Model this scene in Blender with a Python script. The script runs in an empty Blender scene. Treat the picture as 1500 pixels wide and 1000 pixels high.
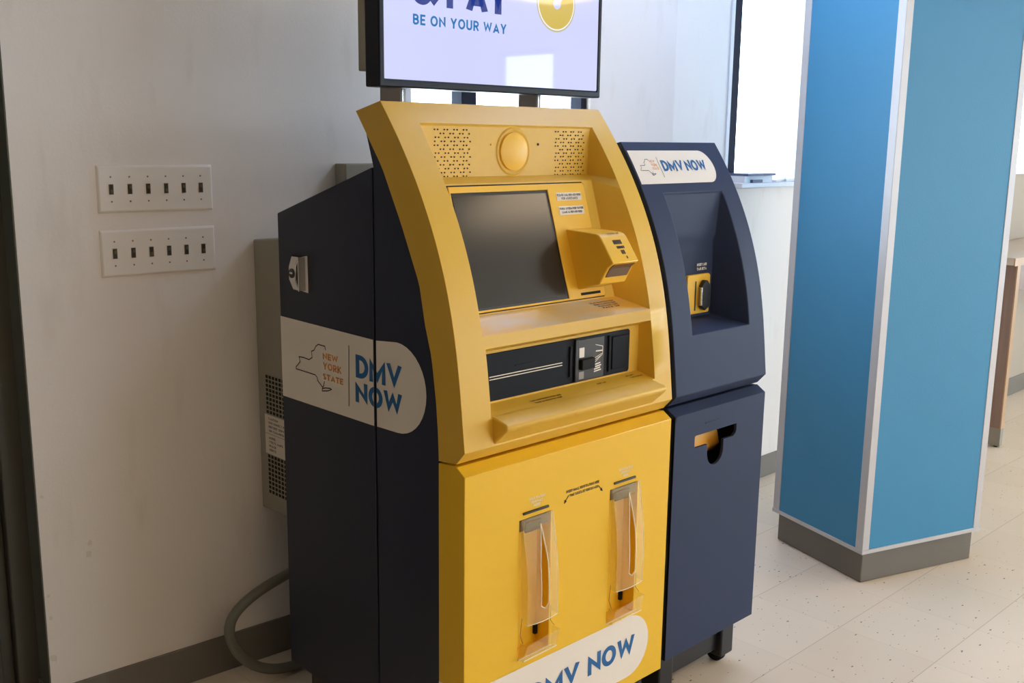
import bpy, bmesh, math, random
from mathutils import Vector, Matrix
from mathutils.geometry import tessellate_polygon
random.seed(7)
C = bpy.context.scene.collection
PI = math.pi

# ------------------------------------------------------------------ camera, world, exposure
cam = bpy.data.cameras.new('camera')
camo = bpy.data.objects.new('camera', cam)
C.objects.link(camo)
bpy.context.scene.camera = camo
FPX = 1518.594
cam.sensor_fit = 'HORIZONTAL'; cam.sensor_width = 36.0; cam.lens = FPX / 1500 * 36.0
cam.clip_start = 0.05; cam.clip_end = 200


def cam_rows(yaw, pitch, roll):
    f = Vector((math.sin(yaw) * math.cos(pitch), math.cos(yaw) * math.cos(pitch), -math.sin(pitch)))
    r = Vector((math.cos(yaw), -math.sin(yaw), 0)); d = f.cross(r)
    c, s = math.cos(roll), math.sin(roll)
    return c * r + s * d, -s * r + c * d, f


_r, _d, _f = cam_rows(math.radians(44.1992936), math.radians(11.10801843), math.radians(-0.7190515))
camo.matrix_world = Matrix(((_r.x, -_d.x, -_f.x, 0), (_r.y, -_d.y, -_f.y, 0), (_r.z, -_d.z, -_f.z, 1.5), (0, 0, 0, 1)))

SKY = 10.0
TROFFER = 7.2
SF0, SF1, SFZ0, SFZ1 = -3.8, 0.7, 0.35, 2.52   # big shop window in the right-hand wall, outside the frame
vs = bpy.context.scene.view_settings
vs.view_transform = 'Standard'; vs.look = 'None'; vs.gamma = 1.0; vs.exposure = 0.0
vs.use_curve_mapping = False

world = bpy.data.worlds.new('sky'); bpy.context.scene.world = world
world.use_nodes = True
bgn = world.node_tree.nodes['Background']
bgn.inputs[0].default_value = (0.74, 0.87, 1.0, 1); bgn.inputs[1].default_value = SKY

# ------------------------------------------------------------------ colour + material helpers


def lin(c):
    def f(v):
        v /= 255.0
        return v / 12.92 if v <= 0.04045 else ((v + 0.055) / 1.055) ** 2.4
    return (f(c[0]), f(c[1]), f(c[2]), 1)


def mat(name, col, rough=0.5, metal=0.0, spec=0.5, bump=0.0, bscale=400.0, var=0.0, vscale=3.0, coat=0.0):
    m = bpy.data.materials.new(name); m.use_nodes = True
    nt = m.node_tree; b = nt.nodes['Principled BSDF']
    b.inputs['Roughness'].default_value = rough; b.inputs['Metallic'].default_value = metal
    b.inputs['Specular IOR Level'].default_value = spec
    if coat: b.inputs['Coat Weight'].default_value = coat
    tc = nt.nodes.new('ShaderNodeTexCoord')
    n = nt.nodes.new('ShaderNodeTexNoise'); n.inputs['Scale'].default_value = vscale; n.inputs['Detail'].default_value = 4
    nt.links.new(tc.outputs['Object'], n.inputs['Vector'])
    mx = nt.nodes.new('ShaderNodeMix'); mx.data_type = 'RGBA'
    l = lin(col)
    mx.inputs[6].default_value = tuple(max(0, v * (1 - var)) for v in l[:3]) + (1,)
    mx.inputs[7].default_value = tuple(min(1, v * (1 + var)) for v in l[:3]) + (1,)
    nt.links.new(n.outputs['Fac'], mx.inputs[0]); nt.links.new(mx.outputs[2], b.inputs['Base Color'])
    if bump:
        n2 = nt.nodes.new('ShaderNodeTexNoise'); n2.inputs['Scale'].default_value = bscale; n2.inputs['Detail'].default_value = 2
        nt.links.new(tc.outputs['Object'], n2.inputs['Vector'])
        bp = nt.nodes.new('ShaderNodeBump'); bp.inputs['Strength'].default_value = bump; bp.inputs['Distance'].default_value = 0.002
        nt.links.new(n2.outputs['Fac'], bp.inputs['Height']); nt.links.new(bp.outputs[0], b.inputs['Normal'])
    return m


def emit(name, col, strength):
    m = bpy.data.materials.new(name); m.use_nodes = True
    nt = m.node_tree; b = nt.nodes['Principled BSDF']
    b.inputs['Base Color'].default_value = (0.02, 0.02, 0.02, 1); b.inputs['Roughness'].default_value = 0.03
    b.inputs['Emission Color'].default_value = lin(col); b.inputs['Emission Strength'].default_value = strength
    return m


def facing_fresnel(nt):
    lw = nt.nodes.new('ShaderNodeLayerWeight'); lw.inputs[0].default_value = 0.5
    p = nt.nodes.new('ShaderNodeMath'); p.operation = 'POWER'; p.inputs[1].default_value = 5.0
    nt.links.new(lw.outputs['Facing'], p.inputs[0])
    q = nt.nodes.new('ShaderNodeMath'); q.operation = 'MULTIPLY_ADD'; q.inputs[1].default_value = 0.5; q.inputs[2].default_value = 0.035
    nt.links.new(p.outputs[0], q.inputs[0])
    return q.outputs[0]


def clear_plastic(name, tint, haze, gloss_rough=0.12):
    m = bpy.data.materials.new(name); m.use_nodes = True
    nt = m.node_tree
    for n in list(nt.nodes): nt.nodes.remove(n)
    o = nt.nodes.new('ShaderNodeOutputMaterial')
    t = nt.nodes.new('ShaderNodeBsdfTransparent'); d = nt.nodes.new('ShaderNodeBsdfDiffuse'); g = nt.nodes.new('ShaderNodeBsdfGlossy')
    d.inputs[0].default_value = lin(tint); g.inputs['Roughness'].default_value = gloss_rough
    m1 = nt.nodes.new('ShaderNodeMixShader'); m1.inputs[0].default_value = haze
    nt.links.new(t.outputs[0], m1.inputs[1]); nt.links.new(d.outputs[0], m1.inputs[2])
    m2 = nt.nodes.new('ShaderNodeMixShader')
    nt.links.new(facing_fresnel(nt), m2.inputs[0]); nt.links.new(m1.outputs[0], m2.inputs[1]); nt.links.new(g.outputs[0], m2.inputs[2])
    nt.links.new(m2.outputs[0], o.inputs[0])
    return m


M = {}
M['yellow'] = mat('yellow_moulded_plastic', (224, 178, 58), 0.42, bump=0.12, bscale=900, var=0.03)
M['yellow_door'] = mat('yellow_painted_steel', (239, 189, 34), 0.40, bump=0.06, bscale=900, var=0.02)
M['yellow_panel'] = mat('yellow_satin_plate', (243, 190, 54), 0.42, var=0.02)
M['yellow_dark'] = mat('yellow_recess_paint', (226, 160, 52), 0.5, var=0.03)
M['navy'] = mat('navy_painted_steel', (24, 33, 56), 0.5, bump=0.1, bscale=700, var=0.05)
M['navy_front'] = mat('navy_blue_plastic', (47, 57, 84), 0.55, spec=0.22, bump=0.1, bscale=900, var=0.04)
M['decal_white'] = mat('cream_white_vinyl', (236, 226, 212), 0.5, var=0.02)
M['decal_blue'] = mat('blue_vinyl_print', (22, 98, 158), 0.5)
M['decal_orange'] = mat('orange_vinyl_print', (236, 162, 96), 0.5)
M['decal_black'] = mat('black_ink_print', (28, 24, 24), 0.6)
M['decal_cream'] = mat('pale_ink_print', (240, 225, 180), 0.6)
M['mouth_brown'] = mat('brown_dispenser_plastic', (92, 74, 54), 0.5)
M['scan_brown'] = mat('brown_scan_glass', (104, 78, 58), 0.3)
M['black'] = mat('black_plastic', (22, 24, 30), 0.35)
M['black_matte'] = mat('black_matte_void', (10, 10, 12), 0.8)
M['slot_black'] = mat('charcoal_slot_plastic', (26, 29, 36), 0.6, spec=0.15, bump=0.05)
M['slot_brown'] = mat('warm_charcoal_plastic', (46, 42, 40), 0.4)
M['chrome'] = mat('satin_chrome', (200, 198, 195), 0.25, metal=1.0)
M['steel_grey'] = mat('grey_steel_post', (140, 132, 126), 0.35, metal=0.6)
M['bezel_black'] = mat('black_gloss_frame', (14, 17, 30), 0.35, spec=0.25)
M['grey_enamel'] = mat('beige_grey_enamel', (156, 150, 134), 0.5, var=0.03)
M['cord'] = mat('grey_rubber_hose', (112, 110, 100), 0.55, var=0.08, vscale=30)
M['plate'] = mat('ivory_white_plastic', (238, 232, 224), 0.35)
M['toggle'] = mat('brown_black_switch', (52, 44, 36), 0.45)
M['toggle_rim'] = mat('olive_switch_rim', (96, 88, 70), 0.5)
M['trim'] = mat('brushed_aluminium', (205, 202, 204), 0.42, metal=0.25, var=0.03, vscale=20)
M['blue_panel'] = mat('blue_laminate', (60, 143, 188), 0.5, bump=0.25, bscale=260, var=0.04, vscale=5)
M['base_grey'] = mat('grey_vinyl_base', (118, 112, 104), 0.45, var=0.05, vscale=6)
M['wall_end'] = mat('dark_grey_green_paint', (98, 102, 92), 0.55, var=0.05)
M['door_dark'] = mat('dark_grey_metal', (70, 68, 60), 0.5, var=0.08, vscale=8)
M['ceiling'] = mat('white_ceiling_tile', (170, 166, 158), 0.9, var=0.03)
M['room_wall'] = mat('off_white_paint', (190, 180, 168), 0.7, var=0.02)
M['beige_wall'] = mat('beige_wall_paint', (176, 163, 146), 0.7, var=0.02)
M['white_trim'] = mat('white_window_trim', (232, 230, 232), 0.5)
M['frame_dark'] = mat('dark_bronze_frame', (34, 38, 54), 0.7, spec=0.2)
M['paper'] = mat('white_paper', (238, 238, 240), 0.8)
M['folder'] = mat('grey_blue_folder', (98, 104, 132), 0.6)
M['chip'] = mat('bare_plaster', (225, 218, 205), 0.9)
M['foot_grey'] = mat('grey_metal_foot', (150, 142, 130), 0.4, metal=0.4)
M['plastic_flap'] = clear_plastic('clear_flap_plastic', (255, 226, 160), 0.22)
M['plastic_tray'] = clear_plastic('clear_tray_plastic', (255, 230, 175), 0.18)
M['plastic_edge'] = clear_plastic('plastic_edge_highlight', (255, 246, 220), 0.8)
M['screen_off'] = mat('dark_touchscreen_glass', (44, 43, 41), 0.16, spec=0.6)
M['lamp'] = emit('lit_lamp_diffuser', (255, 226, 188), TROFFER)
M['added_cool_lamp'] = emit('added_cool_diffuser', (198, 216, 255), 15.5)
SCR = 1.0
M['tv_on'] = emit('lit_display', (208, 212, 252), SCR)
M['tv_navy'] = emit('lit_navy_letters', (38, 58, 140), SCR)
M['tv_blue'] = emit('lit_blue_letters', (18, 112, 180), SCR)
M['tv_gold'] = emit('lit_gold_badge', (212, 184, 84), SCR)
M['tv_tan'] = emit('lit_tan_ring', (196, 188, 150), SCR)
M['tv_white'] = emit('lit_white_ring', (246, 246, 252), SCR)


def glass():
    m = bpy.data.materials.new('window_glass'); m.use_nodes = True
    nt = m.node_tree
    for n in list(nt.nodes): nt.nodes.remove(n)
    o = nt.nodes.new('ShaderNodeOutputMaterial'); t = nt.nodes.new('ShaderNodeBsdfTransparent'); g = nt.nodes.new('ShaderNodeBsdfGlossy')
    g.inputs['Roughness'].default_value = 0.02; t.inputs[0].default_value = (0.95, 0.97, 0.97, 1)
    x = nt.nodes.new('ShaderNodeMixShader')
    nt.links.new(facing_fresnel(nt), x.inputs[0]); nt.links.new(t.outputs[0], x.inputs[1]); nt.links.new(g.outputs[0], x.inputs[2]); nt.links.new(x.outputs[0], o.inputs[0])
    return m


M['glass'] = glass()


def wall_paint():
    m = mat('worn_wall_paint', (238, 231, 225), 0.6, bump=0.15, bscale=160, var=0.02)
    nt = m.node_tree; b = nt.nodes['Principled BSDF']
    src = b.inputs['Base Color'].links[0].from_socket
    tc = [n for n in nt.nodes if n.type == 'TEX_COORD'][0]
    mp = nt.nodes.new('ShaderNodeMapping'); mp.inputs['Scale'].default_value = (9, 9, 2.2)
    nt.links.new(tc.outputs['Object'], mp.inputs[0])
    n = nt.nodes.new('ShaderNodeTexNoise'); n.inputs['Scale'].default_value = 1.6; n.inputs['Detail'].default_value = 6
    nt.links.new(mp.outputs[0], n.inputs['Vector'])
    cr = nt.nodes.new('ShaderNodeValToRGB'); cr.color_ramp.elements[0].position = 0.58; cr.color_ramp.elements[1].position = 0.9
    nt.links.new(n.outputs['Fac'], cr.inputs[0])
    mx = nt.nodes.new('ShaderNodeMix'); mx.data_type = 'RGBA'; mx.inputs[7].default_value = lin((178, 166, 148))
    mul = nt.nodes.new('ShaderNodeMath'); mul.operation = 'MULTIPLY'; mul.inputs[1].default_value = 0.28
    nt.links.new(cr.outputs[0], mul.inputs[0]); nt.links.new(mul.outputs[0], mx.inputs[0])
    nt.links.new(src, mx.inputs[6]); nt.links.new(mx.outputs[2], b.inputs['Base Color'])
    return m


M['wall'] = wall_paint()


def floor_mat():
    m = bpy.data.materials.new('cream_vinyl_tiles'); m.use_nodes = True
    nt = m.node_tree; b = nt.nodes['Principled BSDF']; L = nt.links.new
    tc = nt.nodes.new('ShaderNodeTexCoord'); sp = nt.nodes.new('ShaderNodeSeparateXYZ'); L(tc.outputs['Object'], sp.inputs[0])

    def mth(op, a, c=None):
        n = nt.nodes.new('ShaderNodeMath'); n.operation = op
        for i, v in enumerate((a, c)):
            if v is None: continue
            if isinstance(v, (int, float)): n.inputs[i].default_value = v
            else: L(v, n.inputs[i])
        return n.outputs[0]
    T = 0.305
    ux = mth('DIVIDE', mth('SUBTRACT', sp.outputs[0], 3.474), T); uy = mth('DIVIDE', mth('SUBTRACT', sp.outputs[1], 1.448), T)
    dx = mth('ABSOLUTE', mth('SUBTRACT', ux, mth('ROUND', ux))); dy = mth('ABSOLUTE', mth('SUBTRACT', uy, mth('ROUND', uy)))
    linem = mth('MAXIMUM', mth('MULTIPLY', mth('LESS_THAN', dx, 0.0035), 0.5), mth('LESS_THAN', dy, 0.0045))
    cb = nt.nodes.new('ShaderNodeCombineXYZ'); L(mth('FLOOR', ux), cb.inputs[0]); L(mth('FLOOR', uy), cb.inputs[1])
    wn_ = nt.nodes.new('ShaderNodeTexWhiteNoise'); L(cb.outputs[0], wn_.inputs['Vector'])
    n1 = nt.nodes.new('ShaderNodeTexNoise'); n1.inputs['Scale'].default_value = 4; n1.inputs['Detail'].default_value = 5
    L(tc.outputs['Object'], n1.inputs['Vector'])
    mix1 = nt.nodes.new('ShaderNodeMix'); mix1.data_type = 'RGBA'
    mix1.inputs[6].default_value = lin((230, 212, 190)); mix1.inputs[7].default_value = lin((244, 228, 208))
    L(mth('ADD', mth('MULTIPLY', wn_.outputs[0], 0.45), mth('MULTIPLY', n1.outputs['Fac'], 0.55)), mix1.inputs[0])
    # tile flecks: short dashes
    col = mix1.outputs[2]
    for (sc, rot, thr, dark, keep) in ((34, 0.5, 0.13, (104, 86, 66), 0.86), (44, 1.9, 0.13, (138, 118, 94), 0.80), (24, 0.95, 0.13, (74, 60, 48), 0.92)):
        mp = nt.nodes.new('ShaderNodeMapping'); mp.inputs['Scale'].default_value = (sc, sc * 2.1, 0.001); mp.inputs['Rotation'].default_value = (0, 0, rot)
        L(tc.outputs['Object'], mp.inputs[0])
        v = nt.nodes.new('ShaderNodeTexVoronoi'); v.inputs['Scale'].default_value = 1.0
        L(mp.outputs[0], v.inputs['Vector'])
        sc_ = nt.nodes.new('ShaderNodeSeparateColor'); L(v.outputs['Color'], sc_.inputs[0])
        mask = mth('MULTIPLY', mth('LESS_THAN', v.outputs['Distance'], thr), mth('GREATER_THAN', sc_.outputs[0], keep))
        mx = nt.nodes.new('ShaderNodeMix'); mx.data_type = 'RGBA'; mx.inputs[7].default_value = lin(dark)
        L(mth('MULTIPLY', mask, 0.85), mx.inputs[0]); L(col, mx.inputs[6]); col = mx.outputs[2]
    mx = nt.nodes.new('ShaderNodeMix'); mx.data_type = 'RGBA'; mx.inputs[7].default_value = lin((150, 134, 112))
    L(mth('MULTIPLY', linem, 0.42), mx.inputs[0]); L(col, mx.inputs[6]); col = mx.outputs[2]
    L(col, b.inputs['Base Color'])
    b.inputs['Specular IOR Level'].default_value = 0.5
    r = mth('ADD', 0.26, mth('MULTIPLY', n1.outputs['Fac'], 0.2)); L(r, b.inputs['Roughness'])
    return m


M['floor'] = floor_mat()


def wood_mat(name, c1, c2):
    m = bpy.data.materials.new(name); m.use_nodes = True
    nt = m.node_tree; b = nt.nodes['Principled BSDF']; L = nt.links.new
    tc = nt.nodes.new('ShaderNodeTexCoord'); mp = nt.nodes.new('ShaderNodeMapping'); mp.inputs['Scale'].default_value = (30, 30, 1.5)
    L(tc.outputs['Object'], mp.inputs[0])
    n = nt.nodes.new('ShaderNodeTexNoise'); n.inputs['Scale'].default_value = 2; n.inputs['Detail'].default_value = 6
    L(mp.outputs[0], n.inputs['Vector'])
    mx = nt.nodes.new('ShaderNodeMix'); mx.data_type = 'RGBA'; mx.inputs[6].default_value = lin(c1); mx.inputs[7].default_value = lin(c2)
    L(n.outputs['Fac'], mx.inputs[0]); L(mx.outputs[2], b.inputs['Base Color']); b.inputs['Roughness'].default_value = 0.4
    return m


M['wood'] = wood_mat('brown_wood_laminate', (124, 96, 84), (160, 132, 116))
M['wood_light'] = wood_mat('light_wood_edge', (176, 138, 98), (198, 160, 118))
M['counter'] = mat('pale_counter_laminate', (205, 188, 172), 0.3)

# kiosk ledge: rubbed paint, its patches paled to paint in a silvery highlight


def worn_highlight_mat():
    m = mat('rubbed_ledge_highlight', (236, 184, 72), 0.28, bump=0.1, bscale=900, var=0.03)
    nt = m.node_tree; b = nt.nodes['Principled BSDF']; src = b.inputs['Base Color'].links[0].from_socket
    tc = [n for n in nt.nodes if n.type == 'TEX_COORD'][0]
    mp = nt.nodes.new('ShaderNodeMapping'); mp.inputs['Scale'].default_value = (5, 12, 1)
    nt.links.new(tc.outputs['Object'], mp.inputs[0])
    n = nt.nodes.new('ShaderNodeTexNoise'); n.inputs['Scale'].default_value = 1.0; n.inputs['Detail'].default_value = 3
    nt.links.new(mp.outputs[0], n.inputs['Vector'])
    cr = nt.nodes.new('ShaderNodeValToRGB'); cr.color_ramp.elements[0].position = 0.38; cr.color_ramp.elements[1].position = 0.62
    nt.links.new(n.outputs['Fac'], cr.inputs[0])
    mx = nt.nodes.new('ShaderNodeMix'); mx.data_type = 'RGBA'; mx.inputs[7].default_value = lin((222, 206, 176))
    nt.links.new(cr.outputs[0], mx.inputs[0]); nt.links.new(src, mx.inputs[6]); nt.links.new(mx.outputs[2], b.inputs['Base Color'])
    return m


M['worn_highlight'] = worn_highlight_mat()

# ------------------------------------------------------------------ object helpers
ORG = {}


def thing(name, label, cat, loc, group=None, kind=None):
    o = bpy.data.objects.new(name, None); C.objects.link(o); o.location = loc; o.empty_display_size = 0.1
    if label: o['label'] = label
    if cat: o['category'] = cat
    if group: o['group'] = group
    if kind: o['kind'] = kind
    ORG[o] = Vector(loc)
    return o


class MB:
    def __init__(self):
        self.v = []; self.f = []; self.mi = []; self.cur = 0

    def vert(self, p): self.v.append(Vector(p)); return len(self.v) - 1

    def face(self, pts):
        ids = [self.vert(p) for p in pts]; self.f.append(ids); self.mi.append(self.cur)

    def box(self, x0, x1, y0, y1, z0, z1):
        p = [(x, y, z) for x in (x0, x1) for y in (y0, y1) for z in (z0, z1)]
        for q in ((0, 1, 3, 2), (4, 6, 7, 5), (0, 4, 5, 1), (2, 3, 7, 6), (0, 2, 6, 4), (1, 5, 7, 3)):
            self.face([p[i] for i in q])
        return self

    def prism(self, poly, a0, a1, fn):
        """poly of (u,v); fn(u,v,w)->point; caps tessellated as n-gons"""
        self.face([fn(u, v, a0) for u, v in poly]); self.face([fn(u, v, a1) for u, v in reversed(poly)])
        n = len(poly)
        for i in range(n):
            a, b = poly[i], poly[(i + 1) % n]
            self.face([fn(a[0], a[1], a1), fn(b[0], b[1], a1), fn(b[0], b[1], a0), fn(a[0], a[1], a0)])
        return self

    def px(self, poly, x0, x1): return self.prism(poly, x0, x1, lambda u, v, w: (w, u, v))

    def pz(self, poly, z0, z1): return self.prism(poly, z0, z1, lambda u, v, w: (u, v, w))

    def py(self, poly, y0, y1): return self.prism(poly, y0, y1, lambda u, v, w: (u, w, v))

    def holed(self, outer, holes, fn, a0, a1, backs=True, rim=True):
        """plate with holes; front at a0, back at a1"""
        loops = [outer] + holes
        tris = tessellate_polygon([[Vector((u, v, 0)) for u, v in l] for l in loops])
        flat = [p for l in loops for p in l]
        for t in tris:
            self.face([fn(*flat[i], a0) for i in t])
            if backs: self.face([fn(*flat[i], a1) for i in reversed(t)])
        for l in (loops if rim else holes):
            for i in range(len(l)):
                a, b = l[i], l[(i + 1) % len(l)]
                self.face([fn(*a, a0), fn(*b, a0), fn(*b, a1), fn(*a, a1)])
        return self

    def grid(self, rows):
        for i in range(len(rows) - 1):
            for j in range(len(rows[i]) - 1):
                self.face([rows[i][j], rows[i][j + 1], rows[i + 1][j + 1], rows[i + 1][j]])
        return self

    def tube(self, pts, r, seg=10, cap=True):
        pts = [Vector(p) for p in pts]; rings = []
        up = Vector((0, 0, 1))
        for i, p in enumerate(pts):
            t = (pts[min(i + 1, len(pts) - 1)] - pts[max(i - 1, 0)]).normalized()
            if i == 0:
                n = t.orthogonal().normalized()
            else:
                n = (n - t * n.dot(t)).normalized()
            bn = t.cross(n)
            rings.append([p + (n * math.cos(2 * PI * k / seg) + bn * math.sin(2 * PI * k / seg)) * r for k in range(seg)])
        for a, b in zip(rings, rings[1:]):
            for k in range(seg):
                self.face([a[k], a[(k + 1) % seg], b[(k + 1) % seg], b[k]])
        if cap:
            self.face(list(reversed(rings[0]))); self.face(rings[-1])
        return self

    def lathe(self, prof, fn, seg=40):
        """prof of (r, h); fn(a, b, h)->point"""
        for (r0, h0), (r1, h1) in zip(prof, prof[1:]):
            for k in range(seg):
                a, b = 2 * PI * k / seg, 2 * PI * (k + 1) / seg
                q = [fn(r0 * math.cos(a), r0 * math.sin(a), h0), fn(r0 * math.cos(b), r0 * math.sin(b), h0),
                     fn(r1 * math.cos(b), r1 * math.sin(b), h1), fn(r1 * math.cos(a), r1 * math.sin(a), h1)]
                if r0 < 1e-6: q = [q[0], q[2], q[3]]
                elif r1 < 1e-6: q = q[:3]
                self.face(q)
        return self

    def build(self, name, m, parent=None, bevel=0.0, smooth=None, label=None, kind=None, seg=2, fix=True, root=None, solid=0.0):
        """parent may be a thing (Empty) or a part (mesh)"""
        org = ORG.get(root or parent, Vector((0, 0, 0)))
        bm = bmesh.new()
        vs_ = [bm.verts.new(p - org) for p in self.v]
        for ids, mi in zip(self.f, self.mi):
            try:
                fc = bm.faces.new([vs_[i] for i in ids]); fc.material_index = mi
            except ValueError:
                pass
        bmesh.ops.remove_doubles(bm, verts=bm.verts, dist=2e-5)
        bmesh.ops.dissolve_degenerate(bm, edges=bm.edges, dist=1e-6)
        if fix: bmesh.ops.recalc_face_normals(bm, faces=bm.faces)
        me = bpy.data.meshes.new(name); bm.to_mesh(me); bm.free()
        for mm in (m if isinstance(m, (list, tuple)) else [m]): me.materials.append(M[mm])
        o = bpy.data.objects.new(name, me); C.objects.link(o)
        if parent is not None: o.parent = parent
        ORG[o] = org
        if smooth is not None:
            me.shade_smooth(); me.set_sharp_from_angle(angle=math.radians(smooth))
        if solid:
            s = o.modifiers.new('thickness', 'SOLIDIFY'); s.thickness = solid; s.offset = 0
        if bevel:
            b = o.modifiers.new('bevel', 'BEVEL'); b.width = bevel; b.segments = seg; b.limit_method = 'ANGLE'; b.angle_limit = math.radians(32)
            b.use_clamp_overlap = True; b.harden_normals = False
            if smooth is None:
                me.shade_smooth(); me.set_sharp_from_angle(angle=math.radians(30))
        if label: o['label'] = label
        if kind: o['kind'] = kind
        return o


def tag(o, label, cat, group=None, kind=None):
    o['label'] = label; o['category'] = cat
    if group: o['group'] = group
    if kind: o['kind'] = kind
    return o


# ------------------------------------------------------------------ stroke lettering
def arc(cx, cy, rx, ry, a0, a1, n=10):
    return [(cx + rx * math.cos(math.radians(a0 + (a1 - a0) * i / n)), cy + ry * math.sin(math.radians(a0 + (a1 - a0) * i / n))) for i in range(n + 1)]


def letter(ch, t):
    """strokes (pts, closed) with cap height 1 and stroke thickness t; returns width, strokes"""
    h = t / 2; T = 1 - h
    if ch == 'I': return t, [([(h, 0), (h, 1)], 0)]
    if ch == ' ': return 0.30, []
    if ch == '-': return 0.4, [([(0.04, .45), (0.36, .45)], 0)]
    if ch == '.': return t, [([(h, 0), (h, t)], 0)]
    W = {'M': .92, 'W': 1.08, 'N': .76, 'O': .86, 'D': .74, 'V': .84, 'Y': .78, 'A': .82, 'E': .58, 'F': .56, 'B': .68, 'R': .68, 'U': .72, 'P': .66,
         'K': .72, 'S': .62, 'T': .64, 'L': .54, 'C': .74, 'G': .8, 'H': .74, 'J': .5, 'Q': .86, 'X': .78, 'Z': .64, '&': .82, '0': .66, '8': .64, '3': .6}.get(ch, .66)
    w = W; l, r = h, w - h
    S = {
        'D': [([(l, h), (l, T)] + arc(w - h - .38, .5, .38, .5 - h, 90, -90, 14), 1)],
        'M': [([(l, 0), (l, T * .985), (w / 2, .22), (r, T * .985), (r, 0)], 0)],
        'V': [([(h * .95, 1), (w / 2, h * 1.2), (w - h * .95, 1)], 0)],
        'N': [([(l, 0), (l, T * .97), (r, .03 + h), (r, 1)], 0)],
        'O': [(arc(w / 2, .5, w / 2 - h, .5 - h, 0, 360, 28)[:-1], 1)],
        'W': [([(h * .95, 1), (w * .28, h * 1.3), (w / 2, T * .96), (w * .72, h * 1.3), (w - h * .95, 1)], 0)],
        'E': [([(w, h), (l, h), (l, T), (w, T)], 0), ([(l, .5), (w * .92, .5)], 0)],
        'F': [([(l, 0), (l, T), (w, T)], 0), ([(l, .5), (w * .9, .5)], 0)],
        'L': [([(l, 1), (l, h), (w, h)], 0)],
        'H': [([(l, 0), (l, 1)], 0), ([(r, 0), (r, 1)], 0), ([(l, .5), (r, .5)], 0)],
        'T': [([(0, T), (w, T)], 0), ([(w / 2, 0), (w / 2, T)], 0)],
        'Y': [([(h * .9, 1), (w / 2, .42), (w - h * .9, 1)], 0), ([(w / 2, 0), (w / 2, .45)], 0)],
        'A': [([(h * .9, 0), (w / 2, T * .97), (w - h * .9, 0)], 0), ([(w * .22, .27), (w * .78, .27)], 0)],
        'P': [([(l, 0), (l, T)] + arc(w - h - .24, (T + .42) / 2, .24, (T - .42) / 2, 90, -90) + [(l, .42)], 0)],
        'R': [([(l, 0), (l, T)] + arc(w - h - .25, (T + .46) / 2, .25, (T - .46) / 2, 90, -90) + [(l, .46)], 0), ([(w * .5, .46), (w - h * .7, 0)], 0)],
        'B': [([(l, h), (l, T)] + arc(w - h - .26, (T + .52) / 2, .22, (T - .52) / 2, 90, -90) + [(l, .52)], 0),
              ([(l, .52)] + arc(w - h - .25, (h + .52) / 2, .25, (.52 - h) / 2, 90, -90) + [(l, h)], 0)],
        'U': [([(l, 1)] + arc(w / 2, .34, w / 2 - h, .34 - h, 180, 360, 12) + [(r, 1)], 0)],
        'K': [([(l, 0), (l, 1)], 0), ([(w - h * .8, 1), (l, .36)], 0), ([(w * .38, .55), (w - h * .7, 0)], 0)],
        'S': [(arc(w / 2, .74, w / 2 - h, .26 - h, 35, 270, 12) + arc(w / 2, .26, w / 2 - h, .26 - h + .0, 90, -145, 12), 0)],
        'C': [(arc(w / 2, .5, w / 2 - h, .5 - h, 50, 310, 18), 0)],
        'G': [(arc(w / 2, .5, w / 2 - h, .5 - h, 50, 340, 18) + [(r, .5), (w * .55, .5)], 0)],
        'J': [([(r, 1)] + arc(w / 2, .28, w / 2 - h, .28 - h, 0, -160, 10), 0)],
        'X': [([(h, 0), (w - h, 1)], 0), ([(h, 1), (w - h, 0)], 0)],
        'Z': [([(0, T), (w - h, T), (h, h), (w, h)], 0)],
        '0': [(arc(w / 2, .5, w / 2 - h, .5 - h, 0, 360, 20)[:-1], 1)],
        '8': [(arc(w / 2, .74, w / 2 - h * 1.2, .26 - h, 0, 360, 14)[:-1], 1), (arc(w / 2, .26, w / 2 - h, .26 - h, 0, 360, 14)[:-1], 1)],
        '3': [(arc(w / 2, .74, w / 2 - h, .26 - h, 140, -90, 12) + arc(w / 2, .26, w / 2 - h, .26 - h, 90, -140, 12), 0)],
        '&': [([(w, h * .8), (.2, .68)] + arc(.36, .77, .17, .23 - h, 200, -30, 10) + [(.14, .36)] + arc(.33, .28, .33 - h, .28 - h, 160, 320, 10) + [(w * .95, .48)], 0)],
    }.get(ch, [([(l, 0), (l, 1), (r, 1), (r, 0)], 1)])
    return w, S


def stroke_quads(pts, closed, t):
    n = len(pts); out = []; L = []; R = []
    P = [Vector((p[0], p[1])) for p in pts]
    for i in range(n):
        a = P[(i - 1) % n] if (closed or i > 0) else None
        b = P[(i + 1) % n] if (closed or i < n - 1) else None
        d1 = (P[i] - a).normalized() if a is not None else None
        d2 = (b - P[i]).normalized() if b is not None else None
        if d1 is None: d1 = d2
        if d2 is None: d2 = d1
        n1 = Vector((-d1.y, d1.x)); n2 = Vector((-d2.y, d2.x)); m = n1 + n2
        if m.length < 1e-4: m = n1
        m.normalize(); k = t / 2 / max(m.dot(n1), 0.34)
        L.append(P[i] + m * k); R.append(P[i] - m * k)
    for i in range(n if closed else n - 1):
        j = (i + 1) % n
        out.append([L[i], L[j], R[j], R[i]])
    return out


def text_quads(s, height, thick=0.2, gap=0.12, width=None, clip=True):
    x = 0; q = []
    for ch in s:
        w, S = letter(ch, thick)
        for pts, cl in S:
            for f in stroke_quads(pts, cl, thick):
                q.append([(x + p.x, min(1.0, max(0.0, p.y)) if clip else p.y) for p in f])
        x += w + gap
    x -= gap
    sx = (width / x) if width else height
    return [[(a * sx, b * height) for a, b in f] for f in q], x * sx


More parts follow.
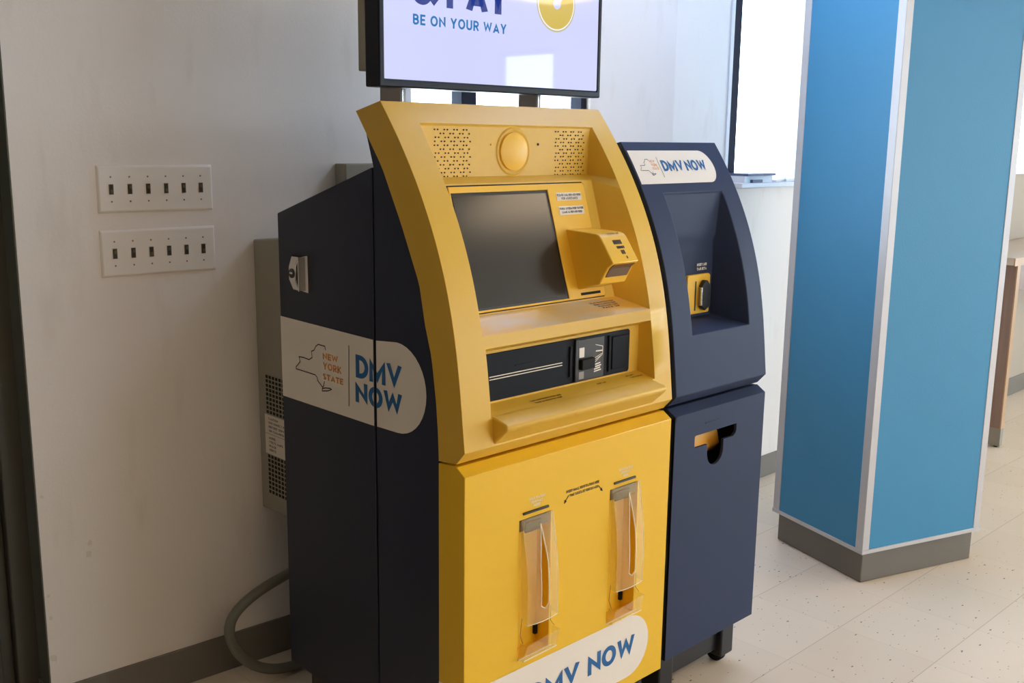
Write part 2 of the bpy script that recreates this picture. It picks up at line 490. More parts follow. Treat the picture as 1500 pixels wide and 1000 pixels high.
def add_text(mb, s, height, fn, thick=0.2, gap=0.12, width=None, sub=1):
    q, w = text_quads(s, height, thick, gap, width)
    for f in q:
        mb.face([fn(a, b) for a, b in f])
    return w


# ------------------------------------------------------------------ ROOM
AW = math.radians(-3.6846178)
WD = Vector((math.cos(AW), math.sin(AW), 0)); WN = Vector((-math.sin(AW), math.cos(AW), 0))


def wp(s, d, z): return WD * s + WN * d + Vector((0, 0, z))


DW = 2.5913
CEIL = 2.75
mb = MB(); mb.box(-3, 9, -6.7, 4.0, -0.1, 0); mb.build('floor', 'floor', kind='structure')
mb = MB(); mb.box(-3, 9, -6.7, 4.0, CEIL, CEIL + 0.1); mb.build('ceiling', 'ceiling', kind='structure')


def wall_box(mb, s0, s1, d0, d1, z0, z1):
    mb.prism([(s0, d0), (s1, d0), (s1, d1), (s0, d1)], z0, z1, lambda u, v, w: wp(u, v, w))


# wall behind the kiosks (with its window opening)
S0, S1 = 0.688, 2.982
w1a, w1b, w1z0, w1z1 = 1.805, 2.552, 1.05, 2.35
mb = MB()
mb.holed([(S0, 0), (S1, 0), (S1, CEIL), (S0, CEIL)], [[(w1a, w1z0), (w1b, w1z0), (w1b, w1z1), (w1a, w1z1)]],
         lambda u, v, w: wp(u, w, v), DW, DW + 0.14)
wl = mb.build('wall_left', 'wall', kind='structure')
# bare plaster chips
for (px_, pz_, sc, seed) in ((0.802, 0.443, 0.011, 1), (0.806, 0.472, 0.0075, 5), (0.70, 0.62, 0.005, 2), (0.698, 0.36, 0.005, 3), (0.70, 0.19, 0.012, 4), (0.699, 0.30, 0.006, 6), (1.245, 0.33, 0.003, 7)):
    rr = random.Random(seed); mb = MB()
    poly = [(px_ + sc * (0.5 + rr.random() * 0.8) * math.cos(a) * 0.8, pz_ + sc * (0.5 + rr.random() * 0.9) * math.sin(a)) for a in [i * PI / 4 for i in range(8)]]
    poly = [(max(u, S0 + 0.0005), v) for u, v in poly]
    mb.prism(poly, DW - 0.0006, DW + 0.001, lambda u, v, w: wp(u, w, v)); mb.build('paint_chip', 'chip', wl)
mb = MB(); wall_box(mb, S0, 2.982, DW - 0.006, DW + 0.001, 0, 0.109)
mb.build('baseboard_left', 'base_grey', kind='structure', bevel=0.003)

# wall end + doorway at the far left
mb = MB(); wall_box(mb, S0 - 0.003, S0 + 0.002, DW + 0.002, DW + 0.085, 0, CEIL); mb.build('trim_1', 'wall_end', kind='structure')
mb = MB(); wall_box(mb, S0 - 0.008, S0 - 0.0035, DW - 0.004, DW + 0.085, 0, 0.105); mb.build('baseboard_end', 'base_grey', kind='structure')
dr = thing('door_1', None, None, wp(0.2, DW + 0.2, 0), kind='structure')
mb = MB(); wall_box(mb, S0 - 0.055, S0 + 0.02, DW + 0.085, DW + 0.24, 0, 2.3); mb.build('door_frame', 'door_dark', dr, bevel=0.004)
mb = MB(); wall_box(mb, S0 - 0.085, S0 - 0.055, DW + 0.115, DW + 0.24, 0, 2.3); mb.build('door_stop', 'door_dark', dr, bevel=0.003)
mb = MB(); wall_box(mb, S0 - 0.15, S0 - 0.085, DW + 0.10, DW + 0.20, 0, 2.3); mb.build('door_edge', 'door_dark', dr, bevel=0.003)
mb = MB(); wall_box(mb, -2.2, S0 - 0.15, DW + 0.15, DW + 0.20, 0, 2.3); mb.build('door_leaf', 'black', dr)
mb = MB(); wall_box(mb, -3.1, S0, DW + 0.10, DW + 0.26, 2.3, CEIL); mb.build('wall_door_head', 'wall_end', kind='structure')

# window 1 (behind the display)
wn1 = thing('window_1', None, None, wp(2.18, DW + 0.06, w1z0), kind='structure')
mb = MB()
for a, b in ((2.015, 2.073), (2.530, 2.552)): wall_box(mb, a, b, DW + 0.02, DW + 0.075, w1z0, w1z1)
wall_box(mb, w1a, w1b, DW + 0.02, DW + 0.075, w1z0, w1z0 + 0.05); wall_box(mb, w1a, w1b, DW + 0.02, DW + 0.075, w1z1 - 0.05, w1z1)
mb.build('window_frame', 'frame_dark', wn1, bevel=0.003)
mb = MB(); wall_box(mb, w1a - 0.02, w1a, DW - 0.008, DW + 0.06, w1z0, w1z1); mb.build('window_jamb', 'white_trim', wn1)
mb = MB(); wall_box(mb, w1a, w1b, DW + 0.045, DW + 0.05, w1z0 + 0.04, w1z1 - 0.04); mb.build('pane', 'glass', wn1)

# wall with the sill of papers
Y2 = 2.44
w2a, w2b, w2z0, w2z1 = 3.565, 4.112, 1.336, 2.42
fx = lambda u, v, w: (u, w, v)
mb = MB(); mb.holed([(3.05, 0), (5.2, 0), (5.2, CEIL), (3.05, CEIL)], [[(w2a, w2z0), (w2b, w2z0), (w2b, w2z1), (w2a, w2z1)]], fx, Y2, Y2 + 0.14)
mb.build('wall_back', 'wall', kind='structure')
mb = MB(); mb.box(3.1, 5.2, Y2 - 0.006, Y2 + 0.001, 0, 0.103); mb.build('baseboard_back', 'base_grey', kind='structure', bevel=0.003)
wn2 = thing('window_2', None, None, (3.84, Y2, w2z0), kind='structure')
mb = MB(); mb.box(w2a, w2a + 0.058, Y2 + 0.0, Y2 + 0.05, w2z0 + 0.03, w2z1 - 0.045); mb.box(w2a, w2b, Y2 + 0.0, Y2 + 0.05, w2z1 - 0.045, w2z1)
mb.build('window_frame', 'frame_dark', wn2, bevel=0.003)
mb = MB(); mb.box(w2a - 0.02, w2a, Y2 - 0.006, Y2 + 0.05, w2z0, w2z1); mb.box(w2b - .004, w2b + 0.02, Y2 - 0.006, Y2 + 0.14, w2z0, w2z1); mb.build('window_jamb', 'white_trim', wn2)
mb = MB(); mb.box(w2a - .01, w2b + .01, Y2 + 0.051, Y2 + 0.055, w2z0 - .01, w2z1 + .01); mb.build('pane', 'glass', wn2)
mb = MB(); mb.box(3.5, 4.14, Y2 - 0.12, Y2 + 0.03, 1.316, 1.336); mb.build('window_sill', 'white_trim', wn2, bevel=0.003)

# far right wall and its window
Y3 = 2.29
w3a, w3b, w3z0, w3z1 = 5.75, 7.6, 1.36, 2.42
mb = MB(); mb.holed([(5.2, 0), (9, 0), (9, CEIL), (5.2, CEIL)], [[(w3a, w3z0), (w3b, w3z0), (w3b, w3z1), (w3a, w3z1)]], fx, Y3, Y3 + 0.14)
mb.build('wall_right', 'beige_wall', kind='structure')
mb = MB(); mb.box(5.2, 9, Y3 - 0.006, Y3 + 0.001, 0, 0.11); mb.build('baseboard_right', 'base_grey', kind='structure', bevel=0.003)
wn3 = thing('window_3', None, None, (6.7, Y3, w3z0), kind='structure')
mb = MB(); mb.box(w3a, w3a + 0.05, Y3 + .02, Y3 + .07, w3z0, w3z1); mb.box(w3b - .05, w3b, Y3 + .02, Y3 + .07, w3z0, w3z1); mb.build('window_frame', 'frame_dark', wn3)
mb = MB(); mb.box(w3a, w3b, Y3 + .045, Y3 + .05, w3z0, w3z1); mb.build('pane', 'glass', wn3)
mb = MB(); mb.box(w3a - .03, w3b + .03, Y3 - .03, Y3 + .02, w3z0 - .025, w3z0); mb.build('window_sill', 'white_trim', wn3)

# the rest of the room, behind and beside the camera
def shop_window(n, u0, u1, z0, z1, fn, a, b, k):
    """framed pane in a hole; fn(u, v, w)"""
    c = fn((u0 + u1) / 2, z0, (a + b) / 2); t = thing('window_%d' % n, None, None, c, kind='structure')
    mb = MB(); h = .03; mid = (a + b) / 2
    for i in range(k + 1):
        u = u0 + (u1 - u0 - 2 * h) * i / k
        mb.prism([(u, z0), (u + 2 * h, z0), (u + 2 * h, z1), (u, z1)], mid - h, mid + h, fn)
    for z in (z0, z1 - 2 * h): mb.prism([(u0, z), (u1, z), (u1, z + 2 * h), (u0, z + 2 * h)], mid - h, mid + h, fn)
    mb.build('window_frame', 'frame_dark', t)
    mb = MB(); mb.prism([(u0 - .01, z0 - .01), (u1 + .01, z0 - .01), (u1 + .01, z1 + .01), (u0 - .01, z1 + .01)], mid - .002, mid + .002, fn); mb.build('pane', 'glass', t)


FW = (3.4, 7.4, 0.5, 2.52)  # unseen front window, added to send more daylight onto kiosk fronts and wall
fy_ = lambda u, v, w: (w, u, v)
rect = lambda a, b, c, d: [(a, c), (b, c), (b, d), (a, d)]
mb = MB(); mb.holed(rect(-3, 9, 0, CEIL), [rect(*FW)], fx, -6.6, -6.7); mb.build('wall_front', 'room_wall', kind='structure')
shop_window(4, *FW, fx, -6.6, -6.7, 3)
mb = MB(); mb.holed(rect(-6.7, 2.5, 0, CEIL), [rect(SF0, SF1, SFZ0, SFZ1), rect(-5.85, -4.885, SFZ0, SFZ1)], fy_, 8.9, 9.0); mb.build('wall_far_right', 'room_wall', kind='structure')
shop_window(5, SF0, SF1, SFZ0, SFZ1, fy_, 8.9, 9.0, 3)
shop_window(6, -5.85, -4.885, SFZ0, SFZ1, fy_, 8.9, 9.0, 1)
mb = MB(); mb.box(-3.0, -2.9, -6.7, 3.2, 0, CEIL); mb.build('wall_far_left', 'door_dark', kind='structure')

# ceiling troffers (above the frame); the first two added to warm the left side
TR = [(0.1, -1.4), (0.0, -2.5), (1.9, -0.9), (4.6, -0.6), (6.8, -0.6), (2.4, -3.2), (4.6, -3.2), (6.8, -3.2)]
for x, y in TR:
    t = thing('ceiling_light', 'unseen recessed ceiling light panel above the room, out of the frame', 'ceiling light', (x, y, CEIL), 'ceiling light panels')
    mb = MB(); mb.holed([(x - .62, y - .32), (x + .62, y - .32), (x + .62, y + .32), (x - .62, y + .32)], [[(x - .59, y - .29), (x + .59, y - .29), (x + .59, y + .29), (x - .59, y + .29)]],
                        lambda u, v, w: (u, v, w), CEIL - 0.02, CEIL); mb.build('frame', 'white_trim', t)
    mb = MB(); mb.box(x - .59, x + .59, y - .29, y + .29, CEIL - 0.012, CEIL); mb.build('diffuser', 'lamp', t)
x, y = 2.95, 1.72  # cool ceiling panel added to brighten the wall right of the display
t = thing('ceiling_light', 'added unseen square cool light brightening the window wall, out of the frame', 'ceiling light', (x, y, CEIL))
mb = MB(); mb.holed([(x - .32, y - .32), (x + .32, y - .32), (x + .32, y + .32), (x - .32, y + .32)], [[(x - .29, y - .29), (x + .29, y - .29), (x + .29, y + .29), (x - .29, y + .29)]],
                    lambda u, v, w: (u, v, w), CEIL - 0.02, CEIL); mb.build('frame', 'white_trim', t)
mb = MB(); mb.box(x - .29, x + .29, y - .29, y + .29, CEIL - 0.012, CEIL); mb.build('diffuser', 'added_cool_lamp', t)

# ------------------------------------------------------------------ KIOSK PROFILE
FZ = [.866, .947, 1.013, 1.099, 1.179, 1.292, 1.384, 1.456, 1.516, 1.573, 1.65]
PC = [-0.54239467, 3.01721393, -5.55751706, 4.36421862, 0.25453682]


def fy(z):
    return (((PC[0] * z + PC[1]) * z + PC[2]) * z + PC[3]) * z + PC[4]


BK = [(1.602, .832), (1.605, .896), (1.611, .96), (1.625, 1.051), (1.645, 1.113), (1.664, 1.199), (1.722, 1.318), (1.786, 1.434), (1.849, 1.516), (1.878, 1.553)]


def byz(z):
    for (y0, z0), (y1, z1) in zip(BK, BK[1:]):
        if z <= z1 or (y1, z1) == BK[-1]:
            return y0 + (y1 - y0) * (z - z0) / (z1 - z0)


def interp(x, xs, ys):
    if x <= xs[0]: return ys[0]
    for i in range(len(xs) - 1):
        if x <= xs[i + 1]: return ys[i] + (ys[i + 1] - ys[i]) * (x - xs[i]) / (xs[i + 1] - xs[i])
    return ys[-1]


def bezel(mb, X0, X1, ztop, openings, back_top):
    """curved front shell with recesses. opening: xl,xr,zb,zt, inner: list of (z, y, xl, xr, zouter) rising in z"""
    zs = {round(.866, 4), round(ztop, 4)}
    for o in openings:
        for r in o['inner']: zs.add(round(r[4], 4))
    z = .866
    while z < ztop:
        if all(abs(z - k) > .012 for k in zs): zs.add(round(z, 4))
        z += .02
    zs = sorted(zs)
    xs = sorted({X0, X1} | {o['xl'] for o in openings} | {o['xr'] for o in openings})
    for za, zb in zip(zs, zs[1:]):
        for xa, xb in zip(xs, xs[1:]):
            xm, zm = (xa + xb) / 2, (za + zb) / 2
            if any(o['xl'] < xm < o['xr'] and o['zb'] < zm < o['zt'] for o in openings): continue
            mb.face([(xa, fy(za), za), (xb, fy(za), za), (xb, fy(zb), zb), (xa, fy(zb), zb)])
    # bottom chamfer, base, top, sides, back
    xs2 = xs
    z0 = .838
    zbk = lambda z: back_top[1] + (z - ztop) * (back_top[1] - BK[0][1]) / (ztop - .838) if False else BK[0][1] + (z - .838) / (ztop - .838) * (back_top[1] - BK[0][1])
    prof = [(1.546, .838)] + [(fy(z), z) for z in zs]
    bk = []
    for y, z in prof:
        zz = zbk(z); bk.append((byz(zz), zz))
    bk[-1] = back_top
    for xa, xb in zip(xs2, xs2[1:]):
        mb.face([(xa, prof[0][0], prof[0][1]), (xb, prof[0][0], prof[0][1]), (xb, prof[1][0], prof[1][1]), (xa, prof[1][0], prof[1][1])])
    for X in (X0, X1):
        for i in range(len(prof) - 1):
            a, b, c, d = prof[i], prof[i + 1], bk[i + 1], bk[i]
            mb.face([(X, *a), (X, *b), (X, *c), (X, *d)])
    for xa, xb in zip(xs2, xs2[1:]):
        mb.face([(xa, *prof[0]), (xb, *prof[0]), (xb, *bk[0]), (xa, *bk[0])])
        mb.face([(xa, *prof[-1]), (xb, *prof[-1]), (xb, *bk[-1]), (xa, *bk[-1])])
    for o in openings:
        rows = []
        zin = [z for z in zs if o['zb'] - 1e-5 <= z <= o['zt'] + 1e-5]
        zo = [r[4] for r in o['inner']]
        for z in zin:
            zi = interp(z, zo, [r[0] for r in o['inner']]); yi = interp(z, zo, [r[1] for r in o['inner']])
            xl = interp(z, zo, [r[2] for r in o['inner']]); xr = interp(z, zo, [r[3] for r in o['inner']])
            rows.append([(o['xl'], fy(z), z), (xl, yi, zi), (xr, yi, zi), (o['xr'], fy(z), z)])
        mb.grid(rows)
        b, t = rows[0], rows[-1]
        m0 = mb.cur; mb.cur = o.get('floor_mat', m0)
        mb.face([b[0], b[3], b[2], b[1]])
        mb.cur = m0
        mb.face([t[0], t[1], t[2], t[3]])


X0, X1 = 1.3478, 2.0385
YF = 1.52
# ================================================================== YELLOW KIOSK
K = thing('self_service_kiosk', 'tall navy self-service kiosk with a yellow curved front and dark touchscreen', 'kiosk', ((X0 + X1) / 2, 1.85, 0))
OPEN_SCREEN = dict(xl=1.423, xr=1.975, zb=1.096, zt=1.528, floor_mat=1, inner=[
    (1.122, 1.634, 1.461, 1.937, 1.096), (1.400, 1.7215, 1.453, 1.940, 1.382), (1.413, 1.757, 1.436, 1.962, 1.404), (1.524, 1.7575, 1.430, 1.969, 1.528)])
OPEN_SLOT = dict(xl=1.428, xr=1.974, zb=.926, zt=1.069, inner=[(.9405, 1.577, 1.444, 1.966, .926), (1.056, 1.577, 1.444, 1.966, 1.069)])
mb = MB(); bezel(mb, X0, X1, 1.573, [OPEN_SCREEN, OPEN_SLOT], (1.878, 1.553))
bz = mb.build('curved_front', ['yellow', 'worn_highlight'], K, bevel=0.006, seg=3)
# protruding lip of the tray
mb = MB(); mb.px([(1.53, .929), (1.487, .9195), (1.480, .914), (1.482, .906), (1.522, .869), (1.545, .869)], 1.430, 1.962)
mb.build('tray_lip', 'yellow', K, bevel=0.004, seg=3)
# screen surround plate (flush in the recess)
TY = lambda z: 1.634 + (z - 1.122) * (1.7215 - 1.634) / (1.400 - 1.122)


def tilt(x, z, off):   # point on the tilted panel, off towards the viewer
    n = Vector((0, -(1.400 - 1.122), (1.7215 - 1.634))).normalized()
    return Vector((x, TY(z), z)) + n * off


mb = MB(); mb.prism([(1.4575, 1.1245), (1.9, 1.1245), (1.9075, 1.131), (1.9075, 1.391), (1.9, 1.3965), (1.4575, 1.3965)], .0009, -.001, tilt); mb.build('surround_gap', 'black_matte', K)
pl = MB()
pl.holed([(1.470, 1.1265), (1.9, 1.1265), (1.9045, 1.131), (1.9045, 1.389), (1.9, 1.3935), (1.470, 1.3935)], [[(1.474, 1.131), (1.775, 1.131), (1.775, 1.380), (1.474, 1.380)]], tilt, 0.004, 0.0)
pl.build('screen_surround', 'yellow_panel', K, bevel=0.0015)
mb = MB(); mb.prism([(1.474, 1.131), (1.775, 1.131), (1.775, 1.380), (1.474, 1.380)], 0.0012, 0.0, tilt); sc_ = mb.build('touchscreen', 'black', K)
mb = MB(); mb.prism([(1.478, 1.136), (1.767, 1.136), (1.767, 1.373), (1.478, 1.373)], 0.0022, 0.0, tilt); mb.build('screen_glass', 'screen_off', sc_, root=K)
mb = MB()
for a, b in ((1.3978, 1.3962),):
    mb.prism([(1.464, a - .004), (1.9, a - .004), (1.9, b - .004), (1.464, b - .004)], 0.0045, 0.0, tilt)
# speakers
YS = 1.7565


def speaker(xa, xb, za, zb):
    mb = MB(); P = (xb - xa) / 3.83; dz = (zb - za) / 12
    for r in range(13):
        z = zb - r * dz; offs = [0.0, 0.60, 0.1, 0.7][r % 4] if r % 2 == 0 else [0, 0.6, 0, 0.7][r % 4]
        for k in range(-1, 5):
            for e in (0, .33):
                x = xa + (k + e + offs) * P
                if xa - .001 <= x <= xb + .001:
                    mb.prism([(x +   .0017 * math.cos(t * PI / 4), z + .0017 * math.sin(t * PI / 4)) for t in range(8)], YS - .0006, YS + .002, fx)
    return mb


speaker(1.467, 1.574, 1.415, 1.516).build('speaker_grille', 'black_matte', K, label='left grid of small dark speaker holes')
speaker(1.846, 1.951, 1.414, 1.516).build('speaker_grille', 'black_matte', K, label='right grid of small dark speaker holes')
lf = lambda a, b, h: (1.705 + a, YS - h, 1.4690 + b)
mb = MB(); mb.lathe([(.056, -.001), (.053, .0020), (.051, .0022), (.0460, -.001)], lf, 48); mb.build('camera_ring', 'yellow', K, smooth=60)
mb = MB(); mb.lathe([(.0440, -.002), (.0435, .0036), (.0425, .0042), (0, .0044)], lf, 48); mb.build('camera_cover', 'yellow_panel', K, smooth=40)
mb = MB(); mb.lathe([(.0028, -.001), (.0028, .0012), (0, .0012)], lambda a, b, h: (1.786 + a, YS - h, 1.4855 + b), 12); mb.build('camera_pinhole', 'black_matte', K)
mb = MB(); mb.lathe([(.002, -.001), (.0017, .0015), (0, .002)], lambda a, b, h: (1.634 + a, YS - h, 1.4845 + b), 12); mb.build('screw_dimple', 'yellow_panel', K)
# help stickers
for (za, zb, l1, l2) in ((1.3535, 1.372, 'PLEASE CALL 800-ASK-0000', 'FOR ASSISTANCE'), (1.3205, 1.3405, 'PARA AYUDA POR FAVOR', 'LLAME AL 800-ASK-0000')):
    mb = MB(); mb.prism([(1.800, za), (1.886, za), (1.886, zb), (1.800, zb)], .0048, .0035, tilt); st = mb.build('help_sticker', 'decal_white', K)
    mb = MB()
    for i, (l, wd) in enumerate(((l1, .082), (l2, .056 if 'FOR A' in l2 else .070))):
        z = zb - .0085 - i * .008
        add_text(mb, l, .0055, lambda a, b, wd=wd, z=z: tilt(1.843 - wd / 2 + a, z + b, .0053), .2, .14, wd)
    mb.build('sticker_lettering', 'decal_black', st, root=K, fix=False)
# scanner hood
mb = MB(); mb.px([(1.688, 1.2885), (1.590, 1.2845), (1.580, 1.2815), (1.573, 1.276), (1.5325, 1.2205), (1.5495, 1.2085), (1.5725, 1.168), (1.642, 1.1485)], 1.8105, 1.9025)
hd = mb.build('scanner_hood', 'yellow_panel', K, bevel=0.0025, seg=2)
mb = MB(); mb.px([(1.5375, 1.2165), (1.5495, 1.2075), (1.5620, 1.1857), (1.5611, 1.1850), (1.5482, 1.2066), (1.5365, 1.2153)], 1.818, 1.894)
mb.build('scanner_window', 'scan_brown', hd, root=K, label='dark brown reading window under the hood')


def hood_pt(a, b, off=.0006):   # a along X from the left edge, b down the sloped front face from the top
    t = b; p = Vector((1.8105 + a, 1.573 - .0405 * t, 1.276 - .0555 * t)); return p + Vector((0, -.81, .59)) * off


mb = MB()
for i, (s, wd, x) in enumerate((('SCAN BAR CODE', .046, .028), ('FACE UP', .040, .030))):
    add_text(mb, s, .004, lambda a, b, wd=wd, x=x, i=i: Vector((1.8105 + x + a, 1.577 + .0045 * (1 - i) + b * .8, 1.2826 - .001 * i + 0.0007 + b * .25)), .22, .14, wd)
for i, (y, h, w, x) in enumerate(((.12, .17, .030, .034), (.36, .10, .028, .038), (.52, .16, .014, .046), (.76, .10, .005, .056))):
    n = max(1, int(w / .004))
    for k in range(n):
        xa = x + k * w / n
        mb.face([hood_pt(xa, y), hood_pt(xa + w / n * .72, y), hood_pt(xa + w / n * .72, y + h), hood_pt(xa, y + h)])
mb.build('hood_lettering', 'decal_black', hd, root=K, fix=False)
mb = MB(); mb.prism([(1.8165, 1.1335), (1.886, 1.1335), (1.886, 1.1395), (1.8165, 1.1395)], .0046, .001, tilt); mb.build('card_slot', 'black_matte', K)
# ledge writing + tray writing


def floor_text(mb, s, x, wd, y, z, h, slope=0.27):
    add_text(mb, s, h, lambda a, b: (x + a, y + b, z + b * slope), .22, .14, wd)


mb = MB()
for i in range(4): floor_text(mb, ('SCAN REGISTRATION', 'RENEWAL NOTICE HERE', 'PLACE BAR CODE', 'FACE UP')[i], 1.825 + .006 * i, .085 - .008 * i, 1.612 - i * .009, 1.096 + (1.612 - i * .009 - 1.552) * .318 + .0008, .005, .318)
mb.build('ledge_lettering', 'decal_black', K, fix=False)
mb = MB()
ty = lambda y: .926 + (y - fy(.926)) * (.9405 - .926) / (1.577 - fy(.926)) + .0009
for (s, x, wd, y) in (('TAKE YOUR REGISTRATION HERE', 1.566, .098, 1.549), ('TOME SU REGISTRO AQUI', 1.573, .086, 1.540), ('INSERT CARD', 1.795, .032, 1.556), ('RECEIPT', 1.905, .030, 1.560), ('TOME SU RECIBO', 1.912, .045, 1.551)):
    if s not in ('TOME SU REGISTRO AQUI', 'TOME SU RECIBO'): mb = MB()
    floor_text(mb, s, x, wd, y, ty(y), .0045, .28)
    if s in ('TOME SU REGISTRO AQUI', 'INSERT CARD', 'TOME SU RECIBO'): mb.build('tray_lettering', 'decal_black', K, fix=False)
# slot panel
mb = MB(); mb.py([(1.446, .9455), (1.9245, .9455), (1.929, .950), (1.929, 1.0455), (1.9245, 1.050), (1.446, 1.050)], 1.5735, 1.577); sp_ = mb.build('slot_panel', 'slot_black', K, bevel=0.001)
mb = MB()
for z in (.9925, .9985): mb.box(1.464, 1.690, 1.5728, 1.574, z, z + .0019)
mb.build('document_slot', 'decal_white', sp_, root=K, label='pair of thin pale lines of the document slot')
mb = MB(); mb.box(1.540, 1.610, 1.5722, 1.574, 1.0125, 1.0165); mb.build('slot_ridge', 'slot_black', sp_, root=K, bevel=.001)
mb = MB(); mb.box(1.712, 1.720, 1.569, 1.574, .962, 1.034); mb.build('slot_rib', 'slot_black', sp_, root=K, bevel=.002)
mb = MB(); mb.box(1.740, 1.832, 1.5712, 1.574, .948, 1.045); cr_ = mb.build('card_reader', 'slot_brown', sp_, root=K, bevel=.001)
mb = MB(); mb.box(1.728, 1.741, 1.567, 1.574, .947, 1.048); mb.build('reader_divider', 'black', sp_, root=K, bevel=.002)
mb = MB(); mb.box(1.745, 1.790, 1.560, 1.572, .975, 1.000); mb.build('card_mouth', 'black_matte', sp_, root=K, bevel=.002)
mb = MB(); mb.box(1.745, 1.762, 1.5706, 1.572, 1.003, 1.026); mb.build('card_picture', 'decal_white', sp_, root=K)
mb = MB(); mb.box(1.745, 1.762, 1.5706, 1.572, .952, .969); mb.build('light_square', 'steel_grey', sp_, root=K)
mb = MB()
ln = lambda pts, t=.0016: [mb.face([(p.x, 1.5704, p.y) for p in q]) for q in stroke_quads(pts, False, t)]
ln([(1.800, 1.028), (1.826, 1.021), (1.826, 1.002), (1.797, .984)]); ln([(1.802, 1.012), (1.826, 1.011)], .003); ln([(1.799, .996), (1.824, 1.004)]); ln([(1.797, .990), (1.820, .999)])
for i in range(4): ln([(1.797, .9635 + i * .0055), (1.822 - (i % 2) * .003, .966 + i * .0055)], .0032)
mb.build('card_diagram', 'decal_white', sp_, root=K, fix=False)
mb = MB(); mb.box(1.862, 1.922, 1.5705, 1.574, .958, 1.038); mb.box(1.848, 1.856, 1.5695, 1.574, .955, 1.043); mb.build('receipt_slot', 'slot_black', sp_, root=K, bevel=.0015)

# lower yellow door with two leaflet recesses
H1 = (1.508, 1.607, .352, .681); H2 = (1.8105, 1.9135, .339, .681)
mb = MB()
holes = [[(a, c), (b, c), (b, d), (a, d)] for a, b, c, d in (H1, H2)]
mb.holed([(X0, .136), (X1, .136), (X1, .815), (X0, .815)], holes, fx, YF, YF + .045, backs=False, rim=False)
for X in (X0, X1):
    mb.face([(X, YF, .136), (X, YF, .815), (X, 1.546, .832), (X, 1.602, .828), (X, 1.602, .136)])
mb.face([(X0, YF, .815), (X1, YF, .815), (X1, 1.546, .832), (X0, 1.546, .832)])
mb.face([(X0, 1.546, .832), (X1, 1.546, .832), (X1, 1.602, .828), (X0, 1.602, .828)])
mb.face([(X0, YF, .136), (X1, YF, .136), (X1, 1.602, .136), (X0, 1.602, .136)])
door = mb.build('lower_door', 'yellow_door', K, bevel=0.0015)
for (a, b, c, d) in (H1, H2):
    cx = (a + b) / 2
    tr = MB(); tr.box(a - .001, b + .001, YF + .042, YF + .050, c - .001, d + .001); hold = tr.build('leaflet_holder', 'yellow_door', K)
    mb = MB(); mb.box(a + .002, b - .002, YF + .004, YF + .042, d - .030, d - .001); mb.build('dispenser_mouth', 'mouth_brown', hold, root=K, bevel=.004)
    mb = MB(); mb.box(a + .018, b - .03, YF - .001, YF + .005, d - .034, d - .010); mb.build('dispenser_throat', 'black', hold, root=K, bevel=.003)
    mb = MB(); mb.box(b - .010, b - .002, YF + .034, YF + .043, c + .020, c + .042); mb.build('sensor_hole', 'black_matte', hold, root=K)
    # curved clear flap with a long U slot
    fl, fr = a + .003, b + .001; zt, zb_ = d + .003, c + .088
    H = zt - zb_

    def FP(x, z, fl=fl, fr=fr, zt=zt, H=H):
        t = (zt - z) / H
        u = (x - (fl + fr) / 2) / ((fr - fl) / 2)
        return Vector((x + .004 * t, YF - .004 - .019 * math.sin(min(1, t * 1.15) * PI * .62) - .006 * (1 - u * u), z))
    sl, sr, s0, s1 = (fl + fr) / 2 - .012, (fl + fr) / 2 + .012, zb_ + .030, zt - .018
    cols = [fl, fl + .014, fl + .028, sl, (sl + sr) / 2, sr, sr + .012, sr + .024, fr]
    mb = MB(); NZ = 26
    zz = [zt - H * i / NZ for i in range(NZ + 1)]

    def slotx(z):   # half width of the teardrop slot
        if z > s1 or z < s0: return 0
        w = (sr - sl) / 2 * min(1, (s1 - z) / (s1 - s0) * 2.2)
        e = z - s0
        r_ = (sr - sl) / 2
        if e < r_: w = min(w, math.sqrt(max(0, r_ * r_ - (r_ - e) ** 2)))
        return w
    scx = (sl + sr) / 2
    for i in range(NZ):
        za, zb2 = zz[i], zz[i + 1]
        wa, wb = slotx(za), slotx(zb2)
        for k in range(4):
            xa = lambda w, k: fl + (scx - w - fl) * k / 4
            mb.face([FP(xa(wa, k), za), FP(xa(wa, k + 1), za), FP(xa(wb, k + 1), zb2), FP(xa(wb, k), zb2)])
            xb2 = lambda w, k: scx + w + (fr - scx - w) * k / 4
            mb.face([FP(xb2(wa, k), za), FP(xb2(wa, k + 1), za), FP(xb2(wb, k + 1), zb2), FP(xb2(wb, k), zb2)])
    # returns to the door at both sides
    for X in (fl, fr):
        for i in range(NZ):
            p, q = FP(X, zz[i]), FP(X, zz[i + 1])
            mb.face([p, q, (q.x, YF - .002, q.z), (p.x, YF - .002, p.z)])
    mb.build('clear_flap', 'plastic_flap', hold, root=K, smooth=50, label='translucent bowed plastic flap with a long slot')
    # pale tubes painting in the edge highlight round the slot and flap
    pts = []
    N = 24
    for i in range(N + 1):
        z = s1 - (s1 - s0) * i / N; pts.append(FP(scx - slotx(z) if i < N else scx, z) - Vector((0, .001, 0)))
    for i in range(N - 1, -1, -1):
        z = s1 - (s1 - s0) * i / N; pts.append(FP(scx + slotx(z), z) - Vector((0, .001, 0)))
    mb = MB(); mb.tube(pts, .0016, 6)
    mb.tube([FP(fl + (fr - fl) * i / 8, zb_) for i in range(9)], .0010, 6)
    mb.tube([FP(fr, zt - H * i / 16) for i in range(17)], .0009, 6)
    mb.build('flap_edge_highlight', 'plastic_edge', hold, root=K, smooth=60)
    # clear tray at the bottom and its thin side outline
    mb = MB()
    z0, z1 = c + .002, c + .050
    mb.grid([[(a - .003, YF - .004, z0), (b + .003, YF - .004, z0 + .004)], [(a - .002, YF - .020, z0 + .003), (b + .006, YF - .020, z0 + .006)], [(a + .006, YF - .024, z1 - .01), (b + .011, YF - .024, z1)]])
